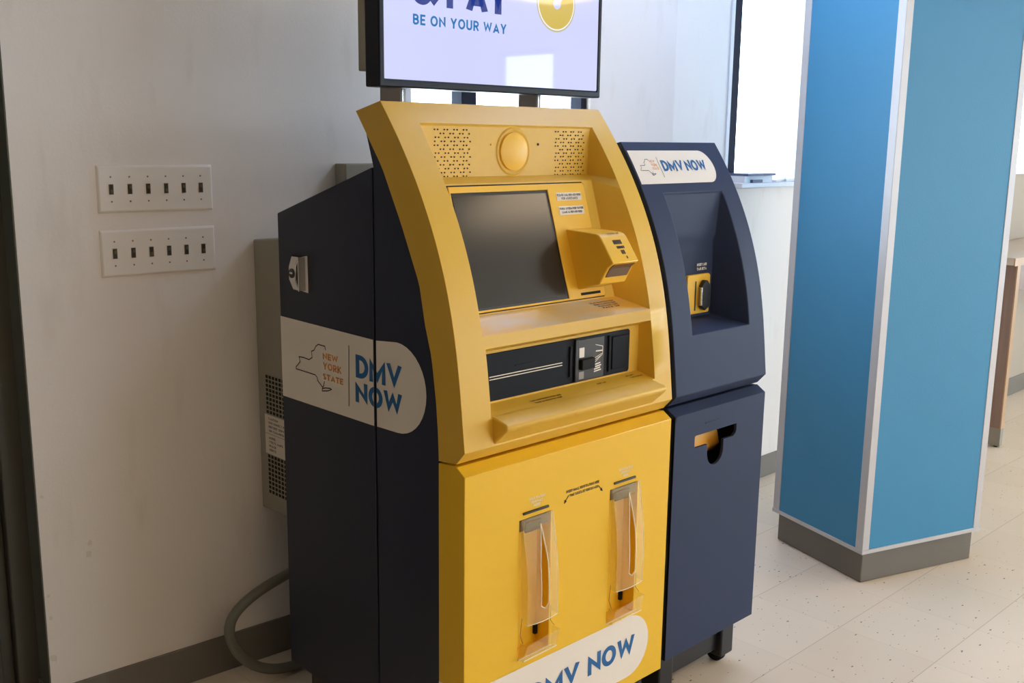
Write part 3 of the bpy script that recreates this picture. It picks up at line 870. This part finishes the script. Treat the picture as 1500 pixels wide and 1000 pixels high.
    mb.face([(a - .003, YF - .002, z0), (a - .002, YF - .020, z0 + .003), (a + .006, YF - .024, z1 - .01), (a + .006, YF - .002, z1 - .01)])
    mb.face([(b + .003, YF - .002, z0 + .004), (b + .006, YF - .020, z0 + .006), (b + .011, YF - .024, z1), (b + .010, YF - .002, z1)])
    mb.build('clear_tray', 'plastic_tray', hold, root=K, label='small clear plastic tray at the foot')
    mb = MB(); mb.tube([(a - .003, YF - .004, z0), (b + .003, YF - .006, z0 + .004)], .0016, 6); mb.tube([(a - .002, YF - .02, z0 + .003), (b + .006, YF - .02, z0 + .006)], .0014, 6)
    mb.build('tray_edge', 'plastic_edge', hold, root=K)
    mb = MB()
    mb.tube([(a + .010, YF - .002, zb_ + .01), (a + .004, YF - .003, z1 + .01), (a + .006, YF - .010, z1 - .008)], .0006, 5); mb.build('side_wire', 'slot_brown', hold, root=K); mb = MB()
    mb.tube([(b + .004, YF - .002, zb_ + .012), (b + .002, YF - .003, z1 + .016), (b + .010, YF - .008, z1 + .002)], .0006, 5)
    mb.build('side_wire', 'slot_brown', hold, root=K)
    # slot bar and small writing above
    mb = MB(); mb.box(cx - .040, cx + .040, YF - .004, YF + .001, d + .011, d + .0165); mb.build('slot_bar', 'slot_brown', K, bevel=.0015)
    mb = MB()
    for i, (s, wd) in enumerate((('REGISTRATION', .050), ('RENEWALS', .036), ('HERE', .020))):
        add_text(mb, s, .0065, lambda u, v, wd=wd, i=i: (cx + .004 - wd / 2 + u, YF - .0006, d + .0395 - i * .0085 + v), .24, .14, wd)
    mb.build('slot_lettering', 'decal_cream', K, fix=False)
mb = MB()
add_text(mb, 'INSERT SMALL REGISTRATIONS HERE', .0068, lambda u, v: (1.6555 + u, YF - .0006, .7095 + v), .22, .14, .113)
add_text(mb, 'TOME TARJETA DE VEHICULO AQUI', .0068, lambda u, v: (1.667 + u, YF - .0006, .6985 + v), .22, .14, .098)
for (p, q) in (((1.664, .703), (1.652, .690)), ((1.766, .703), (1.778, .690))):
    d_ = (Vector(q) - Vector(p)).normalized(); n_ = Vector((-d_.y, d_.x)); p, q = Vector(p), Vector(q)
    for poly in ([p + n_ * .0012, p - n_ * .0012, q - n_ * .0012, q + n_ * .0012], [q + n_ * .0045 - d_ * .004, q - n_ * .0045 - d_ * .004, q + d_ * .006]):
        mb.face([(v.x, YF - .0006, v.y) for v in poly])
mb.build('arrow_lettering', 'decal_black', K, fix=False)
# white rounded label across the front, wrapping onto the left side
mb = MB()
pill = [(X0, .165), (1.978 - .0825, .165)] + arc(1.978 - .0825, .2475, .0825, .0825, -90, 90, 16)[1:-1] + [(1.978 - .0825, .330), (X0, .330)]
mb.face([(u, YF - .0008, v) for u, v in pill])
mb.face([(X0 - .0008, YF, .165), (X0 - .0008, YF, .330), (X0 - .0008, 1.602, .330), (X0 - .0008, 1.602, .165)])
fp = mb.build('front_label', 'decal_white', K, fix=False, label='white rounded label low on the yellow door')
mb = MB()
add_text(mb, 'DMV', .053, lambda u, v: (1.546 + u, YF - .0014, .2235 + v), .225, .04, .170)
mb.build('label_lettering', 'decal_blue', fp, root=K, fix=False)
mb = MB(); add_text(mb, 'NOW', .053, lambda u, v: (1.746 + u, YF - .0014, .2235 + v), .225, .06, .176)
mb.build('label_lettering', 'decal_blue', fp, root=K, fix=False)

# navy cabinet: front section and rear section
XA, XB = X0 + .003, X1 - .003
mb = MB(); mb.px([(1.8225, 1.4355), (1.8495, 1.515)] + [(y + .002, z) for y, z in reversed(BK[:-2])] + [(1.604, .136), (1.8225, .136)], XA, XB)
mb.build('front_cabinet', 'navy', K, bevel=0.002)
mb = MB(); mb.px([(1.829, 1.434), (2.212, 1.314), (2.212, .136), (1.829, .136)], XA, XB); mb.build('rear_cabinet', 'navy', K, bevel=0.002)
mb = MB(); mb.box(XA + .01, XB - .01, 1.80, 1.85, .14, 1.42); mb.build('seam_core', 'black_matte', K)
# side label, split by the seam
sx = lambda off: (lambda u, v: (XA - off, u, v))
mb = MB(); f_ = sx(.0008)
mb.face([f_(u, v) for u, v in ((2.2105, .859), (1.8295, .860), (1.8295, 1.0575), (2.2105, 1.0615))])
mb.face([f_(u, v) for u, v in [(1.819, .861), (1.745, .8625)] + arc(1.745, .9635, -.100, .101, -90, 90, 18)[1:-1] + [(1.745, 1.0645), (1.819, 1.0575)]])
sl_ = mb.build('side_label', 'decal_white', K, fix=False, label='white rounded label on the navy side')


def clipped(mb, name, m):
    o = mb.build(name, m, sl_, root=K, fix=False)
    bm = bmesh.new(); bm.from_mesh(o.data); oy = ORG[K].y
    for y in (1.8195, 1.829):
        bmesh.ops.bisect_plane(bm, geom=bm.verts[:] + bm.edges[:] + bm.faces[:], plane_co=(0, y - oy, 0), plane_no=(0, 1, 0))
    bmesh.ops.delete(bm, geom=[f for f in bm.faces if 1.8195 < f.calc_center_median().y + oy < 1.829], context='FACES')
    bm.to_mesh(o.data); bm.free(); return o


g_ = sx(.0016)
mb = MB()
add_text(mb, 'DMV', .0535, lambda u, v: g_(1.896 - u, .9612 + v), .215, .05, .169); add_text(mb, 'NOW', .0478, lambda u, v: g_(1.8985 - u, .9035 + v), .225, .06, .1715)
clipped(mb, 'side_blue_lettering', 'decal_blue')
mb = MB()
for s, y, z, h, wd in (('NEW', 2.028, .9825, .0155, .0625), ('YORK', 2.028, .9580, .0172, .0755), ('STATE', 2.029, .9333, .0145, .0825)):
    add_text(mb, s, h, lambda u, v, y=y, z=z: g_(y - u, z + v), .225, .09, wd)
mb.build('side_orange_lettering', 'decal_orange', sl_, root=K, fix=False)
NY = [(2.0159, 1.0052), (2.0178, 1.0141), (2.046, 1.0145), (2.056, 1.0082), (2.0643, 0.9977), (2.0752, 0.9933), (2.0731, 0.9784), (2.0866, 0.9709), (2.1102, 0.9724), (2.1304, 0.9711), (2.1262, 0.9595), (2.1454, 0.9432), (2.1447, 0.9387), (2.0623, 0.9379), (2.0545, 0.9339), (2.0512, 0.9252), (2.031, 0.9128), (2.0262, 0.9176), (2.0235, 0.9288)]
LI = [(2.0325, 0.9098), (2.0337, 0.9035), (2.0107, 0.9077), (1.9947, 0.9141), (1.9991, 0.916), (2.0195, 0.9135)]


def outline(mb, fn, t):
    for pts, cl in ((NY, False), (LI, True)):
        for q in stroke_quads(pts, cl, t): mb.face([fn(p.x, p.y) for p in q])


mb = MB(); outline(mb, g_, .0024); mb.build('side_outline', 'decal_black', sl_, root=K, fix=False)
mb = MB(); mb.face([g_(1.9199, 1.031), g_(1.9224, 1.031), g_(1.9262, .8875), g_(1.9237, .8875)])
mb.build('side_divider', 'decal_black', sl_, root=K, fix=False)
# chrome latch
mb = MB(); h_ = lambda u, v, w: (XA - w, u, v)
mb.prism([(2.078, 1.136), (2.150, 1.136), (2.150, 1.219), (2.078, 1.219)], .0015, -.001, h_); lt = mb.build('latch', 'black_matte', K)
mb = MB(); mb.prism([(2.138, 1.2165), (2.1515, 1.190), (2.1515, 1.160), (2.134, 1.1365), (2.106, 1.136), (2.121, 1.158), (2.121, 1.192), (2.107, 1.2165)], .011, 0, h_)
mb.build('latch_paddle', 'chrome', lt, root=K, bevel=.002)
mb = MB(); mb.prism([(2.104, 1.136), (2.076, 1.134), (2.076, 1.222), (2.104, 1.217)], .006, 0, h_); mb.prism([(2.104, 1.136), (2.1, 1.136), (2.1, 1.217), (2.104, 1.217)], .016, 0, h_)
mb.build('latch_flange', 'chrome', lt, root=K, bevel=.0015)
mb = MB(); mb.lathe([(.0115, .010), (.0115, .0125), (0, .0128)], lambda a, b, h: (XA - h, 2.137 + a, 1.1755 + b), 24); mb.build('lock_cylinder', 'slot_brown', lt, root=K)
mb = MB(); mb.box(XA - .0138, XA - .012, 2.130, 2.143, 1.174, 1.1785); mb.build('keyhole', 'chrome', lt, root=K)


# wheeled base
def base(root, xa, xb):
    mb = MB(); mb.box(xa + .035, xb - .035, 1.575, 2.16, .050, .134); mb.build('base_frame', 'black', root, bevel=.004)
    for x in (xa + .06, xb - .06):
        for y in (1.592, 2.13):
            mb = MB(); mb.box(x - .030, x + .030, y - .034, y + .03, .030, .132); cs = mb.build('caster', 'black', root, bevel=.005)
            mb = MB(); mb.lathe([(0, -.012), (.026, -.012), (.029, -.008), (.029, .008), (.026, .012), (0, .012)], lambda a, b, h: (x + h, y + .004 + a, .029 + b), 20)
            mb.build('wheel', 'slot_black', cs, root=root, smooth=40)


base(K, X0, X1)

# ================================================================== NAVY KIOSK
D0, D1 = 2.0555, 2.464
N = thing('payment_kiosk', 'narrower all-navy payment kiosk with a small yellow card reader, right of the yellow one', 'kiosk', ((D0 + D1) / 2, 1.85, 0))
ZT = 1.494
OPEN_D = dict(xl=2.136, xr=2.393, zb=1.012, zt=1.366, inner=[(1.030, 1.648, 2.165, 2.362, 1.012), (1.236, 1.650, 2.165, 2.364, 1.230), (1.250, 1.6455, 2.162, 2.366, 1.250), (1.362, 1.651, 2.140, 2.390, 1.366)])
mb = MB(); bezel(mb, D0, D1, ZT, [OPEN_D], (1.815, 1.474))
mb.build('curved_front', 'navy_front', N, bevel=0.006, seg=3)
cabp = [(1.81, 1.470), (1.786 + .002, 1.434)] + [(y + .002, z) for y, z in reversed(BK[:-3])] + [(1.604, .136), (1.70, .136), (1.70, 1.30), (1.83, 1.46)]
mb = MB(); mb.px([(1.80, 1.462), (1.70, 1.30), (1.70, .136), (2.2, .136), (2.2, 1.33), (1.86, 1.45)], D0 + .003, D1 - .003)
mb.px(cabp, D0 + .003, D0 + .009); mb.px(cabp, D1 - .009, D1 - .003)
mb.build('cabinet', 'navy', N, bevel=.002)
# lower door with the T shaped opening
tz = [(2.146, .7495), (2.142, .7455), (2.142, .720), (2.146, .7165), (2.200, .7165), (2.200, .690)] + arc(2.236, .690, .036, .036, 180, 360, 12)[1:-1] + [(2.272, .690), (2.272, .7165), (2.316, .7165), (2.328, .724), (2.331, .732), (2.331, .7495)]
mb = MB(); mb.holed([(D0, .150), (D1, .150), (D1, .815), (D0, .815)], [tz], fx, YF, YF + .008)
mb.build('lower_door', 'navy_front', N, bevel=.0008)
mb = MB(); mb.px([(YF, .815), (1.546, .832), (1.602, .828), (1.602, .150), (YF + .06, .150), (YF + .06, .80), (YF, .80)], D0, D0 + .006); mb.px([(YF, .815), (1.546, .832), (1.602, .828), (1.602, .150), (YF + .06, .150), (YF + .06, .80), (YF, .80)], D1 - .006, D1)
mb.px([(YF, .815), (1.546, .832), (1.602, .828), (1.602, .80), (YF + .004, .80)], D0 + .006, D1 - .006); mb.box(D0, D0 + .006, YF + .001, YF + .07, .150, .81); mb.box(D1 - .006, D1, YF + .001, YF + .07, .150, .81)
mb.build('door_top', 'navy_front', N, bevel=.001)
mb = MB(); mb.box(2.11, 2.36, 1.592, 1.598, .60, .78); mb.box(2.11, 2.36, YF + .01, 1.598, .775, .78); mb.box(2.355, 2.36, YF + .01, 1.598, .60, .78); mb.build('receipt_bin', 'black_matte', N)
# yellow chute curving across the left of the opening
mb = MB(); rows = []
for i in range(11):
    t = i / 10; dp = .018 + .030 * math.sin(t * PI * .5); x = 2.124 + .1 * t + 1.1 * dp; y = YF + dp
    rows.append([(x + .018 * t, y + .006, .765), (x + .034 * t, y, .720), (x + .042 * t, y - .002, .690), (x + .040 * t, y - .004 + .012 * t, .668 + .016 * (1 - t))])
mb.grid(rows); mb.build('receipt_chute', 'yellow_dark', N, smooth=60, solid=.002, label='brass yellow chute inside the slot')
mb = MB(); mb.box(2.184, 2.256, YF - .0022, YF + .0005, .7745, .7785); mb.build('slot_brow', 'navy_front', N, bevel=.001)


# white rounded label on the curved top


def cf(u, v, off=.0009):
    z = v; d = Vector((0, -1, (fy(z + .005) - fy(z - .005)) / .01)).normalized()
    return Vector((u, fy(z), z)) + d * off


mb = MB(); rows = []
for i in range(25):
    z = 1.4303 - .0413 * math.cos(PI * i / 24); k = (z - 1.389) / (1.4715 - 1.389)
    xr = 2.360 + .0415 * math.sqrt(max(0, 1 - (2 * k - 1) ** 2))
    rows.append([cf(D0 + .006 + (xr - D0 - .006) * j / 10, z) for j in range(11)])
mb.grid(rows)
tl = mb.build('top_label', 'decal_white', N, fix=False, label='white rounded label on the navy curved top')
mb = MB(); zl = lambda x0, z0: (lambda u, v: cf(x0 + u, z0 + v, .0016))
add_text(mb, 'DMV', .0275, zl(2.1745, 1.4195), .215, .05, .0905)
mb.build('label_lettering', 'decal_blue', tl, root=N, fix=False)
mb = MB(); add_text(mb, 'NOW', .0275, zl(2.274, 1.4195), .215, .07, .0905)
mb.build('label_lettering', 'decal_blue', tl, root=N, fix=False)
mb = MB()
for s, z, wd in (('NEW', 1.4415, .020), ('YORK', 1.4325, .025), ('STATE', 1.4235, .027)): add_text(mb, s, .0062, zl(2.1305, z), .16, .13, wd)
mb.build('label_orange_lettering', 'decal_orange', tl, root=N, fix=False)
mb = MB(); q_ = lambda y, z: cf(2.1235 - (y - 2.0265) * .36, 1.4300 + (z - .96) * .36, .0016)
outline(mb, q_, .0030); mb.build('label_outline', 'slot_brown', tl, root=N, fix=False)
mb = MB(); mb.face([q_(1.91, 1.03), q_(1.914, 1.03), q_(1.914, .888), q_(1.91, .888)])
mb.build('label_divider', 'slot_brown', tl, root=N, fix=False)
# card reader on the back of the recess
YR = 1.645
mb = MB(); mb.py([(2.243, 1.0425), (2.247, 1.0385), (2.342, 1.0385), (2.346, 1.0425), (2.346, 1.140), (2.340, 1.146), (2.247, 1.146), (2.243, 1.142)], YR - .006, YR + .003); rd = mb.build('card_reader', 'yellow_panel', N, bevel=.002)
mb = MB(); mb.py([(2.2935, 1.058), (2.310, 1.047), (2.332, 1.058), (2.332, 1.114), (2.316, 1.130), (2.306, 1.130), (2.2935, 1.114)], YR - .020, YR - .005); mb.build('reader_throat', 'black', rd, root=N, bevel=.003)
mb = MB(); mb.box(2.289, 2.2955, YR - .0195, YR - .005, 1.062, 1.112); mb.build('chrome_edge', 'chrome', rd, root=N, bevel=.001)
mb = MB(); mb.box(2.277, 2.283, YR - .0065, YR - .005, 1.048, 1.128); mb.build('card_slot', 'slot_brown', rd, root=N)
mb = MB()
for i, s in enumerate(('INSERT CARD', 'TARJETA')): add_text(mb, s, .0075, lambda u, v, i=i: (2.288 + u, YR - .0014, 1.1675 - i * .0115 + v), .26, .12, .044)
mb.build('reader_lettering', 'decal_white', N, fix=False)
base(N, D0, D1)

# ================================================================== DISPLAY SCREEN on posts
T = thing('display_screen', 'large black-framed lit display on two posts above the yellow kiosk', 'display', (1.70, 1.9, 1.42))
ta, tb, tz0, tz1 = 1.354, 2.053, 1.6025, 2.010
mb = MB(); mb.holed([(ta, tz0), (tb, tz0), (tb, tz1), (ta, tz1)], [[(1.368, 1.6195), (2.042, 1.6195), (2.042, 1.996), (1.368, 1.996)]], fx, 1.80, 1.812)
mb.box(ta, tb, 1.806, 1.850, tz0, tz1); mb.build('screen_frame', 'bezel_black', T, bevel=.003)
mb = MB(); mb.box(1.367, 2.043, 1.8030, 1.8058, 1.6185, 1.997); sc = mb.build('lit_screen', 'tv_on', T)
mb = MB(); mb.box(1.356, 2.05, 1.850, 1.878, 1.636, 1.98); mb.build('back_housing', 'grey_enamel', T, bevel=.003)
for x0, x1, y1 in ((1.471, 1.487, 1.955), (1.903, 1.920, 1.945)):
    zc = lambda y: 1.4345 - (y - 1.829) * (1.434 - 1.314) / (2.212 - 1.829)
    mb = MB(); mb.px([(1.8805, zc(1.8805)), (y1, zc(y1)), (y1, 1.75), (1.8805, 1.75)], x0, x1); po = mb.build('post', 'steel_grey', T, bevel=.0015)
    mb = MB(); mb.box(x0 + .004, x0 + .008, 1.8785, 1.882, 1.45, 1.63); mb.build('post_rib', 'chrome', po, root=T)
YT = 1.8022
mb = MB()
add_text(mb, '&', .080, lambda u, v: (1.445 + u, YT, 1.777 + v), .24, .1, .066); add_text(mb, 'P', .080, lambda u, v: (1.540 + u, YT, 1.777 + v), .25, .1, .050)
add_text(mb, 'A', .080, lambda u, v: (1.597 + u, YT, 1.777 + v), .25, .1, .066); add_text(mb, 'Y', .080, lambda u, v: (1.662 + u, YT, 1.777 + v), .25, .1, .066)
mb.build('headline_lettering', 'tv_navy', sc, root=T, fix=False)
mb = MB(); add_text(mb, 'BE ON YOUR WAY', .0222, lambda u, v: (1.446 + u, YT, 1.7350 + v), .20, .14, .276); mb.build('tagline_lettering', 'tv_blue', sc, root=T, fix=False)
CB = (1.8875, 1.8195)


def disc(r, y): return [(CB[0] + r * math.cos(2 * PI * i / 48), y, CB[1] + r * math.sin(2 * PI * i / 48)) for i in range(48)]


mb = MB(); mb.face(disc(.0675, 1.8026)); mb.build('badge_ring', 'tv_tan', sc, root=T, fix=False)
mb = MB(); mb.face(disc(.0635, 1.8024)); mb.build('badge_gap', 'tv_white', sc, root=T, fix=False)
mb = MB(); mb.face(disc(.0605, 1.8022)); mb.build('badge', 'tv_gold', sc, root=T, fix=False)
mb = MB(); mb.face([(CB[0] + .002 + .0135 * math.cos(2 * PI * i / 24), 1.8018, 1.8185 + .0135 * math.sin(2 * PI * i / 24)) for i in range(24)])
for q in stroke_quads([(1.8895, 1.8185), (1.902, 1.838), (1.925, 1.862)], False, .018): mb.face([(p.x, 1.80175, p.y) for p in q])
mb.build('badge_hook', 'tv_on', sc, root=T, fix=False)


# ================================================================== SWITCH PLATES
def switch_plate(z0, z1, s0, s1, name, label, flip):
    t = thing(name, label, 'light switch', wp((s0 + s1) / 2, DW, (z0 + z1) / 2), 'six-gang switch plates')
    mb = MB(); e = .005
    o_ = [(s0, z0), (s1, z0), (s1, z1), (s0, z1)]; i_ = [(s0 + e, z0 + e), (s1 - e, z0 + e), (s1 - e, z1 - e), (s0 + e, z1 - e)]
    f = lambda p, d: wp(p[0], d, p[1])
    mb.face([f(p, DW - .006) for p in i_])
    for k in range(4):
        a, b = k, (k + 1) % 4
        mb.face([f(i_[a], DW - .006), f(i_[b], DW - .006), f(o_[b], DW - .0015), f(o_[a], DW - .0015)])
        mb.face([f(o_[a], DW - .0015), f(o_[b], DW - .0015), f(o_[b], DW + .001), f(o_[a], DW + .001)])
    mb.build('plate', 'plate', t, bevel=.0015)
    c = (s0 + s1) / 2; zc = (z0 + z1) / 2
    for k in range(6):
        s = c + (k - 2.5) * .0460
        mb = MB(); wall_box(mb, s - .0055, s + .0055, DW - .0072, DW - .004, zc - .0125, zc + .0125)
        tg = mb.build('toggle', 'toggle_rim', t)
        mb = MB(); up = 1 if (k * 7 + flip) % 3 else -1
        wall_box(mb, s - .0036, s + .0036, DW - .0076, DW - .006, zc - .0108, zc + .0108); mb.build('toggle_slot', 'toggle', tg, root=t)
        mb = MB(); wall_box(mb, s - .0026, s + .0026, DW - .0105, DW - .007, zc + up * .0045 - .004, zc + up * .0045 + .004); mb.build('toggle_lever', 'toggle_rim', tg, root=t)
        for dz in (.0300, -.0300):
            mb = MB(); mb.lathe([(.0024, -.003), (.0022, .0004), (0, .0008)], lambda a, b, h: wp(s + a, DW - .006 - h, zc + dz + b), 12); mb.build('screw', 'steel_grey', t)
    return t


switch_plate(1.3060, 1.4222, .8797, 1.1762, 'switch_plate', 'upper ivory six-gang light switch plate on the wall', 0)
switch_plate(1.1478, 1.2645, .8785, 1.1770, 'switch_plate', 'lower ivory six-gang light switch plate on the wall', 1)

# ================================================================== HEATER CABINET, ELECTRICAL BOX, HOSE
Hh = thing('wall_heater', 'grey wall cabinet with vent grilles behind the navy side of the kiosk', 'heater', (1.65, 2.40, .46))
hx = 1.450
mb = MB(); mb.px([(2.502, .462), (2.255, .470), (2.255, 1.245), (2.502, 1.222)], hx, 1.86); mb.build('housing', 'grey_enamel', Hh, bevel=.004)
for (z0, z1, n) in ((.744, .856, 9), (.513, .629, 9)):
    mb = MB()
    for r in range(n):
        for k in range(8):
            y = 2.460 - k * .0165; z = z0 + (z1 - z0) * (r + .18) / n
            mb.box(hx - .0008, hx + .001, y - .0105, y, z, z + (z1 - z0) / n * .66)
    mb.build('vent_grille', 'black_matte', Hh)
for (z0, z1, lines) in ((.689, .742, ('CAUTION', 'DISCONNECT POWER', 'BEFORE SERVICING', 'OR CLEANING')), (.630, .687, ('MODEL', 'VOLTS AMPS', 'PHASE', 'HERTZ'))):
    mb = MB(); mb.box(hx - .0010, hx + .001, 2.330, 2.470, z0, z1); st = mb.build('caution_label', 'decal_white', Hh)
    mb = MB()
    for i, l in enumerate(lines): add_text(mb, l, .0065, lambda u, v, i=i, l=l: (hx - .0016, 2.45 - u, z1 - .013 - i * .0115 + v), .2, .14, .012 * len(l) * .58)
    mb.build('caution_lettering', 'slot_brown', st, root=Hh, fix=False)
mb = MB(); wall_box(mb, 1.546, 1.80, DW - .06, DW - .0005, 1.28, 1.423)
tag(mb.build('electrical_box', 'grey_enamel', bevel=.003), 'small beige grey box on the wall just above the navy cabinet slope', 'electrical box')


def spline(pts, n=10):
    pts = [Vector(p) for p in pts]; out = []
    for i in range(len(pts) - 1):
        p0, p1, p2, p3 = pts[max(i - 1, 0)], pts[i], pts[i + 1], pts[min(i + 2, len(pts) - 1)]
        for k in range(n):
            t = k / n
            out.append(.5 * ((2 * p1) + (p2 - p0) * t + (2 * p0 - 5 * p1 + 4 * p2 - p3) * t * t + (3 * p1 - p0 - 3 * p2 + p3) * t ** 3))
    return out + [pts[-1]]


mb = MB(); mb.tube(spline([(1.62, 2.225, .385), (1.50, 2.31, .350), (1.425, 2.35, .310), (1.335, 2.355, .282), (1.272, 2.355, .245), (1.253, 2.355, .198), (1.278, 2.36, .128), (1.345, 2.37, .058), (1.44, 2.375, .020), (1.60, 2.38, .0145)]), .0142, 12)
tag(mb.build('flexible_hose', 'cord', smooth=60), 'grey flexible hose looping from behind the kiosk down to the floor', 'hose')

# ================================================================== BLUE COLUMN
AC = math.radians(-18.58665941)
CD = Vector((math.cos(AC), math.sin(AC), 0)); CN = Vector((-math.sin(AC), math.cos(AC), 0))


def cpnt(a, b, z): return CD * a + CN * b + Vector((0, 0, z))


ca, cb_, cc, cd_ = 2.540, 3.103, 2.500, 2.968
P = thing('column', 'square column clad in blue panels with aluminium corner strips and grey base', 'column', cpnt((ca + cb_) / 2, (cc + cd_) / 2, 0))


def cbox(mb, a0, a1, b0, b1, z0, z1):
    mb.prism([(a0, b0), (a1, b0), (a1, b1), (a0, b1)], z0, z1, lambda u, v, w: cpnt(u, v, w)); return mb


cbox(MB(), ca + .006, cb_ - .006, cc + .006, cd_ - .006, .112, CEIL).build('core', 'black_matte', P)
for (a0, a1, b0, b1, lb) in ((ca + .03, cb_ - .026, cc + .002, cc + .008, 'broad blue panel facing the room'), (ca + .002, ca + .008, cc + .034, cd_ - .030, 'blue panel facing the kiosks'),
                             (cb_ - .008, cb_ - .002, cc + .03, cd_ - .03, None), (ca + .03, cb_ - .03, cd_ - .008, cd_ - .002, None)):
    cbox(MB(), a0, a1, b0, b1, .124, CEIL).build('panel', 'blue_panel', P, label=lb)
for a in (0, 1):
    for b in (0, 1):
        xa = ca if a == 0 else cb_; yb = cc if b == 0 else cd_
        sa = 1 if a == 0 else -1; sb = 1 if b == 0 else -1
        mb = MB(); w = .030
        lp = [(xa, yb), (xa + sa * w, yb), (xa + sa * w, yb + sb * .007), (xa + sa * .007, yb + sb * .007), (xa + sa * .007, yb + sb * (w + .004)), (xa, yb + sb * (w + .004))]
        mb.prism(lp, .124, CEIL, lambda u, v, z: cpnt(u, v, z)); mb.build('corner_strip', 'trim', P, bevel=.0012)
mb = MB(); e = .002
mb.holed([(ca - e, cc - e), (cb_ + e, cc - e), (cb_ + e, cd_ + e), (ca - e, cd_ + e)], [[(ca + .02, cc + .02), (cb_ - .02, cc + .02), (cb_ - .02, cd_ - .02), (ca + .02, cd_ - .02)]], lambda u, v, w: cpnt(u, v, w), .111, .125)
mb.build('bottom_strip', 'trim', P, bevel=.001)
cbox(MB(), ca + .016, cb_ - .016, cc + .014, cd_ - .016, 0, .112).build('base', 'base_grey', P, bevel=.004)

# ================================================================== DESK (right edge)
Dk = thing('writing_counter', 'wooden writing counter with a pale top, partly hidden behind the blue column', 'counter', (6.0, 2.08, 0))
mb = MB(); mb.box(5.20, 7.4, 1.885, 2.275, .925, .962); mb.build('top', 'counter', Dk, bevel=.003)
mb = MB(); mb.box(5.198, 7.402, 1.880, 1.886, .922, .960); mb.build('front_edge', 'wood_light', Dk)
mb = MB(); mb.box(5.30, 7.3, 1.935, 1.95, .78, .925); mb.build('apron', 'wood', Dk)
for x in (5.258, 7.30):
    mb = MB(); mb.box(x, x + .036, 1.893, 2.00, .075, .925); lg = mb.build('leg', 'wood', Dk, bevel=.001)
    mb = MB(); mb.box(x - .0006, x + .0366, 1.887, 1.893, .095, .925); mb.build('leg_edge', 'wood_light', lg, root=Dk)
    mb = MB(); mb.box(x - .001, x + .037, 1.886, 2.001, .008, .098); mb.build('leg_foot', 'foot_grey', lg, root=Dk, bevel=.001)
    for y in (1.91, 1.975):
        mb = MB(); mb.lathe([(0, 0), (.010, 0), (.010, .012), (0, .012)], lambda a, b, h: (x + .018 + a, y + b, h), 12); mb.build('foot_pad', 'black_matte', lg, root=Dk)

# ================================================================== PAPERS on the sill
SZ = 1.3362


def sheet(name, m, x, y, w, d, h, rot, z, label, cat='papers', curl=0.0):
    mb = MB(); c, s = math.cos(rot), math.sin(rot)
    top = []; n = 6
    f = lambda u, v, w_: (x + u * c - v * s, y + u * s + v * c, w_)
    for i in range(n):
        u0, u1 = -w / 2 + w * i / n, -w / 2 + w * (i + 1) / n
        g0, g1 = curl * (i / n) ** 2, curl * ((i + 1) / n) ** 2
        mb.face([f(u0, -d / 2, z + h + g0), f(u1, -d / 2, z + h + g1), f(u1, d / 2, z + h + g1), f(u0, d / 2, z + h + g0)])
        mb.face([f(u0, -d / 2, z + g0), f(u0, d / 2, z + g0), f(u1, d / 2, z + g1), f(u1, -d / 2, z + g1)])
        mb.face([f(u0, -d / 2, z + g0), f(u1, -d / 2, z + g1), f(u1, -d / 2, z + h + g1), f(u0, -d / 2, z + h + g0)])
        mb.face([f(u0, d / 2, z + g0), f(u0, d / 2, z + h + g0), f(u1, d / 2, z + h + g1), f(u1, d / 2, z + g1)])
    mb.face([f(-w / 2, -d / 2, z), f(-w / 2, -d / 2, z + h), f(-w / 2, d / 2, z + h), f(-w / 2, d / 2, z)])
    mb.face([f(w / 2, -d / 2, z + curl), f(w / 2, d / 2, z + curl), f(w / 2, d / 2, z + h + curl), f(w / 2, -d / 2, z + h + curl)])
    return tag(mb.build(name, m), label, cat, 'papers on the window sill')


sheet('paper_stack', 'paper', 3.640, Y2 - .055, .20, .10, .026, 0.0, SZ, 'taller stack of white papers under the grey folder on the sill')
sheet('folder', 'folder', 3.655, Y2 - .055, .21, .11, .009, 0.03, SZ + .0265, 'grey blue folder lying on the white paper stack')
sheet('booklet', 'folder', 3.615, Y2 - .112, .07, .012, .012, 0.0, SZ, 'dark little booklet at the left front of the sill', 'booklet')
sheet('paper_sheet', 'paper', 3.800, Y2 - .055, .10, .10, .008, 0.15, SZ, 'curled white sheet just right of the folder stack', curl=.012)
sheet('leaflet', 'paper', 3.905, Y2 - .06, .09, .09, .010, -0.1, SZ, 'thin white leaflets in the middle of the sill', curl=.006)
sheet('paper_pile', 'paper', 4.030, Y2 - .06, .12, .10, .012, 0.12, SZ, 'rightmost white pile of leaflets beside the column', curl=.010)
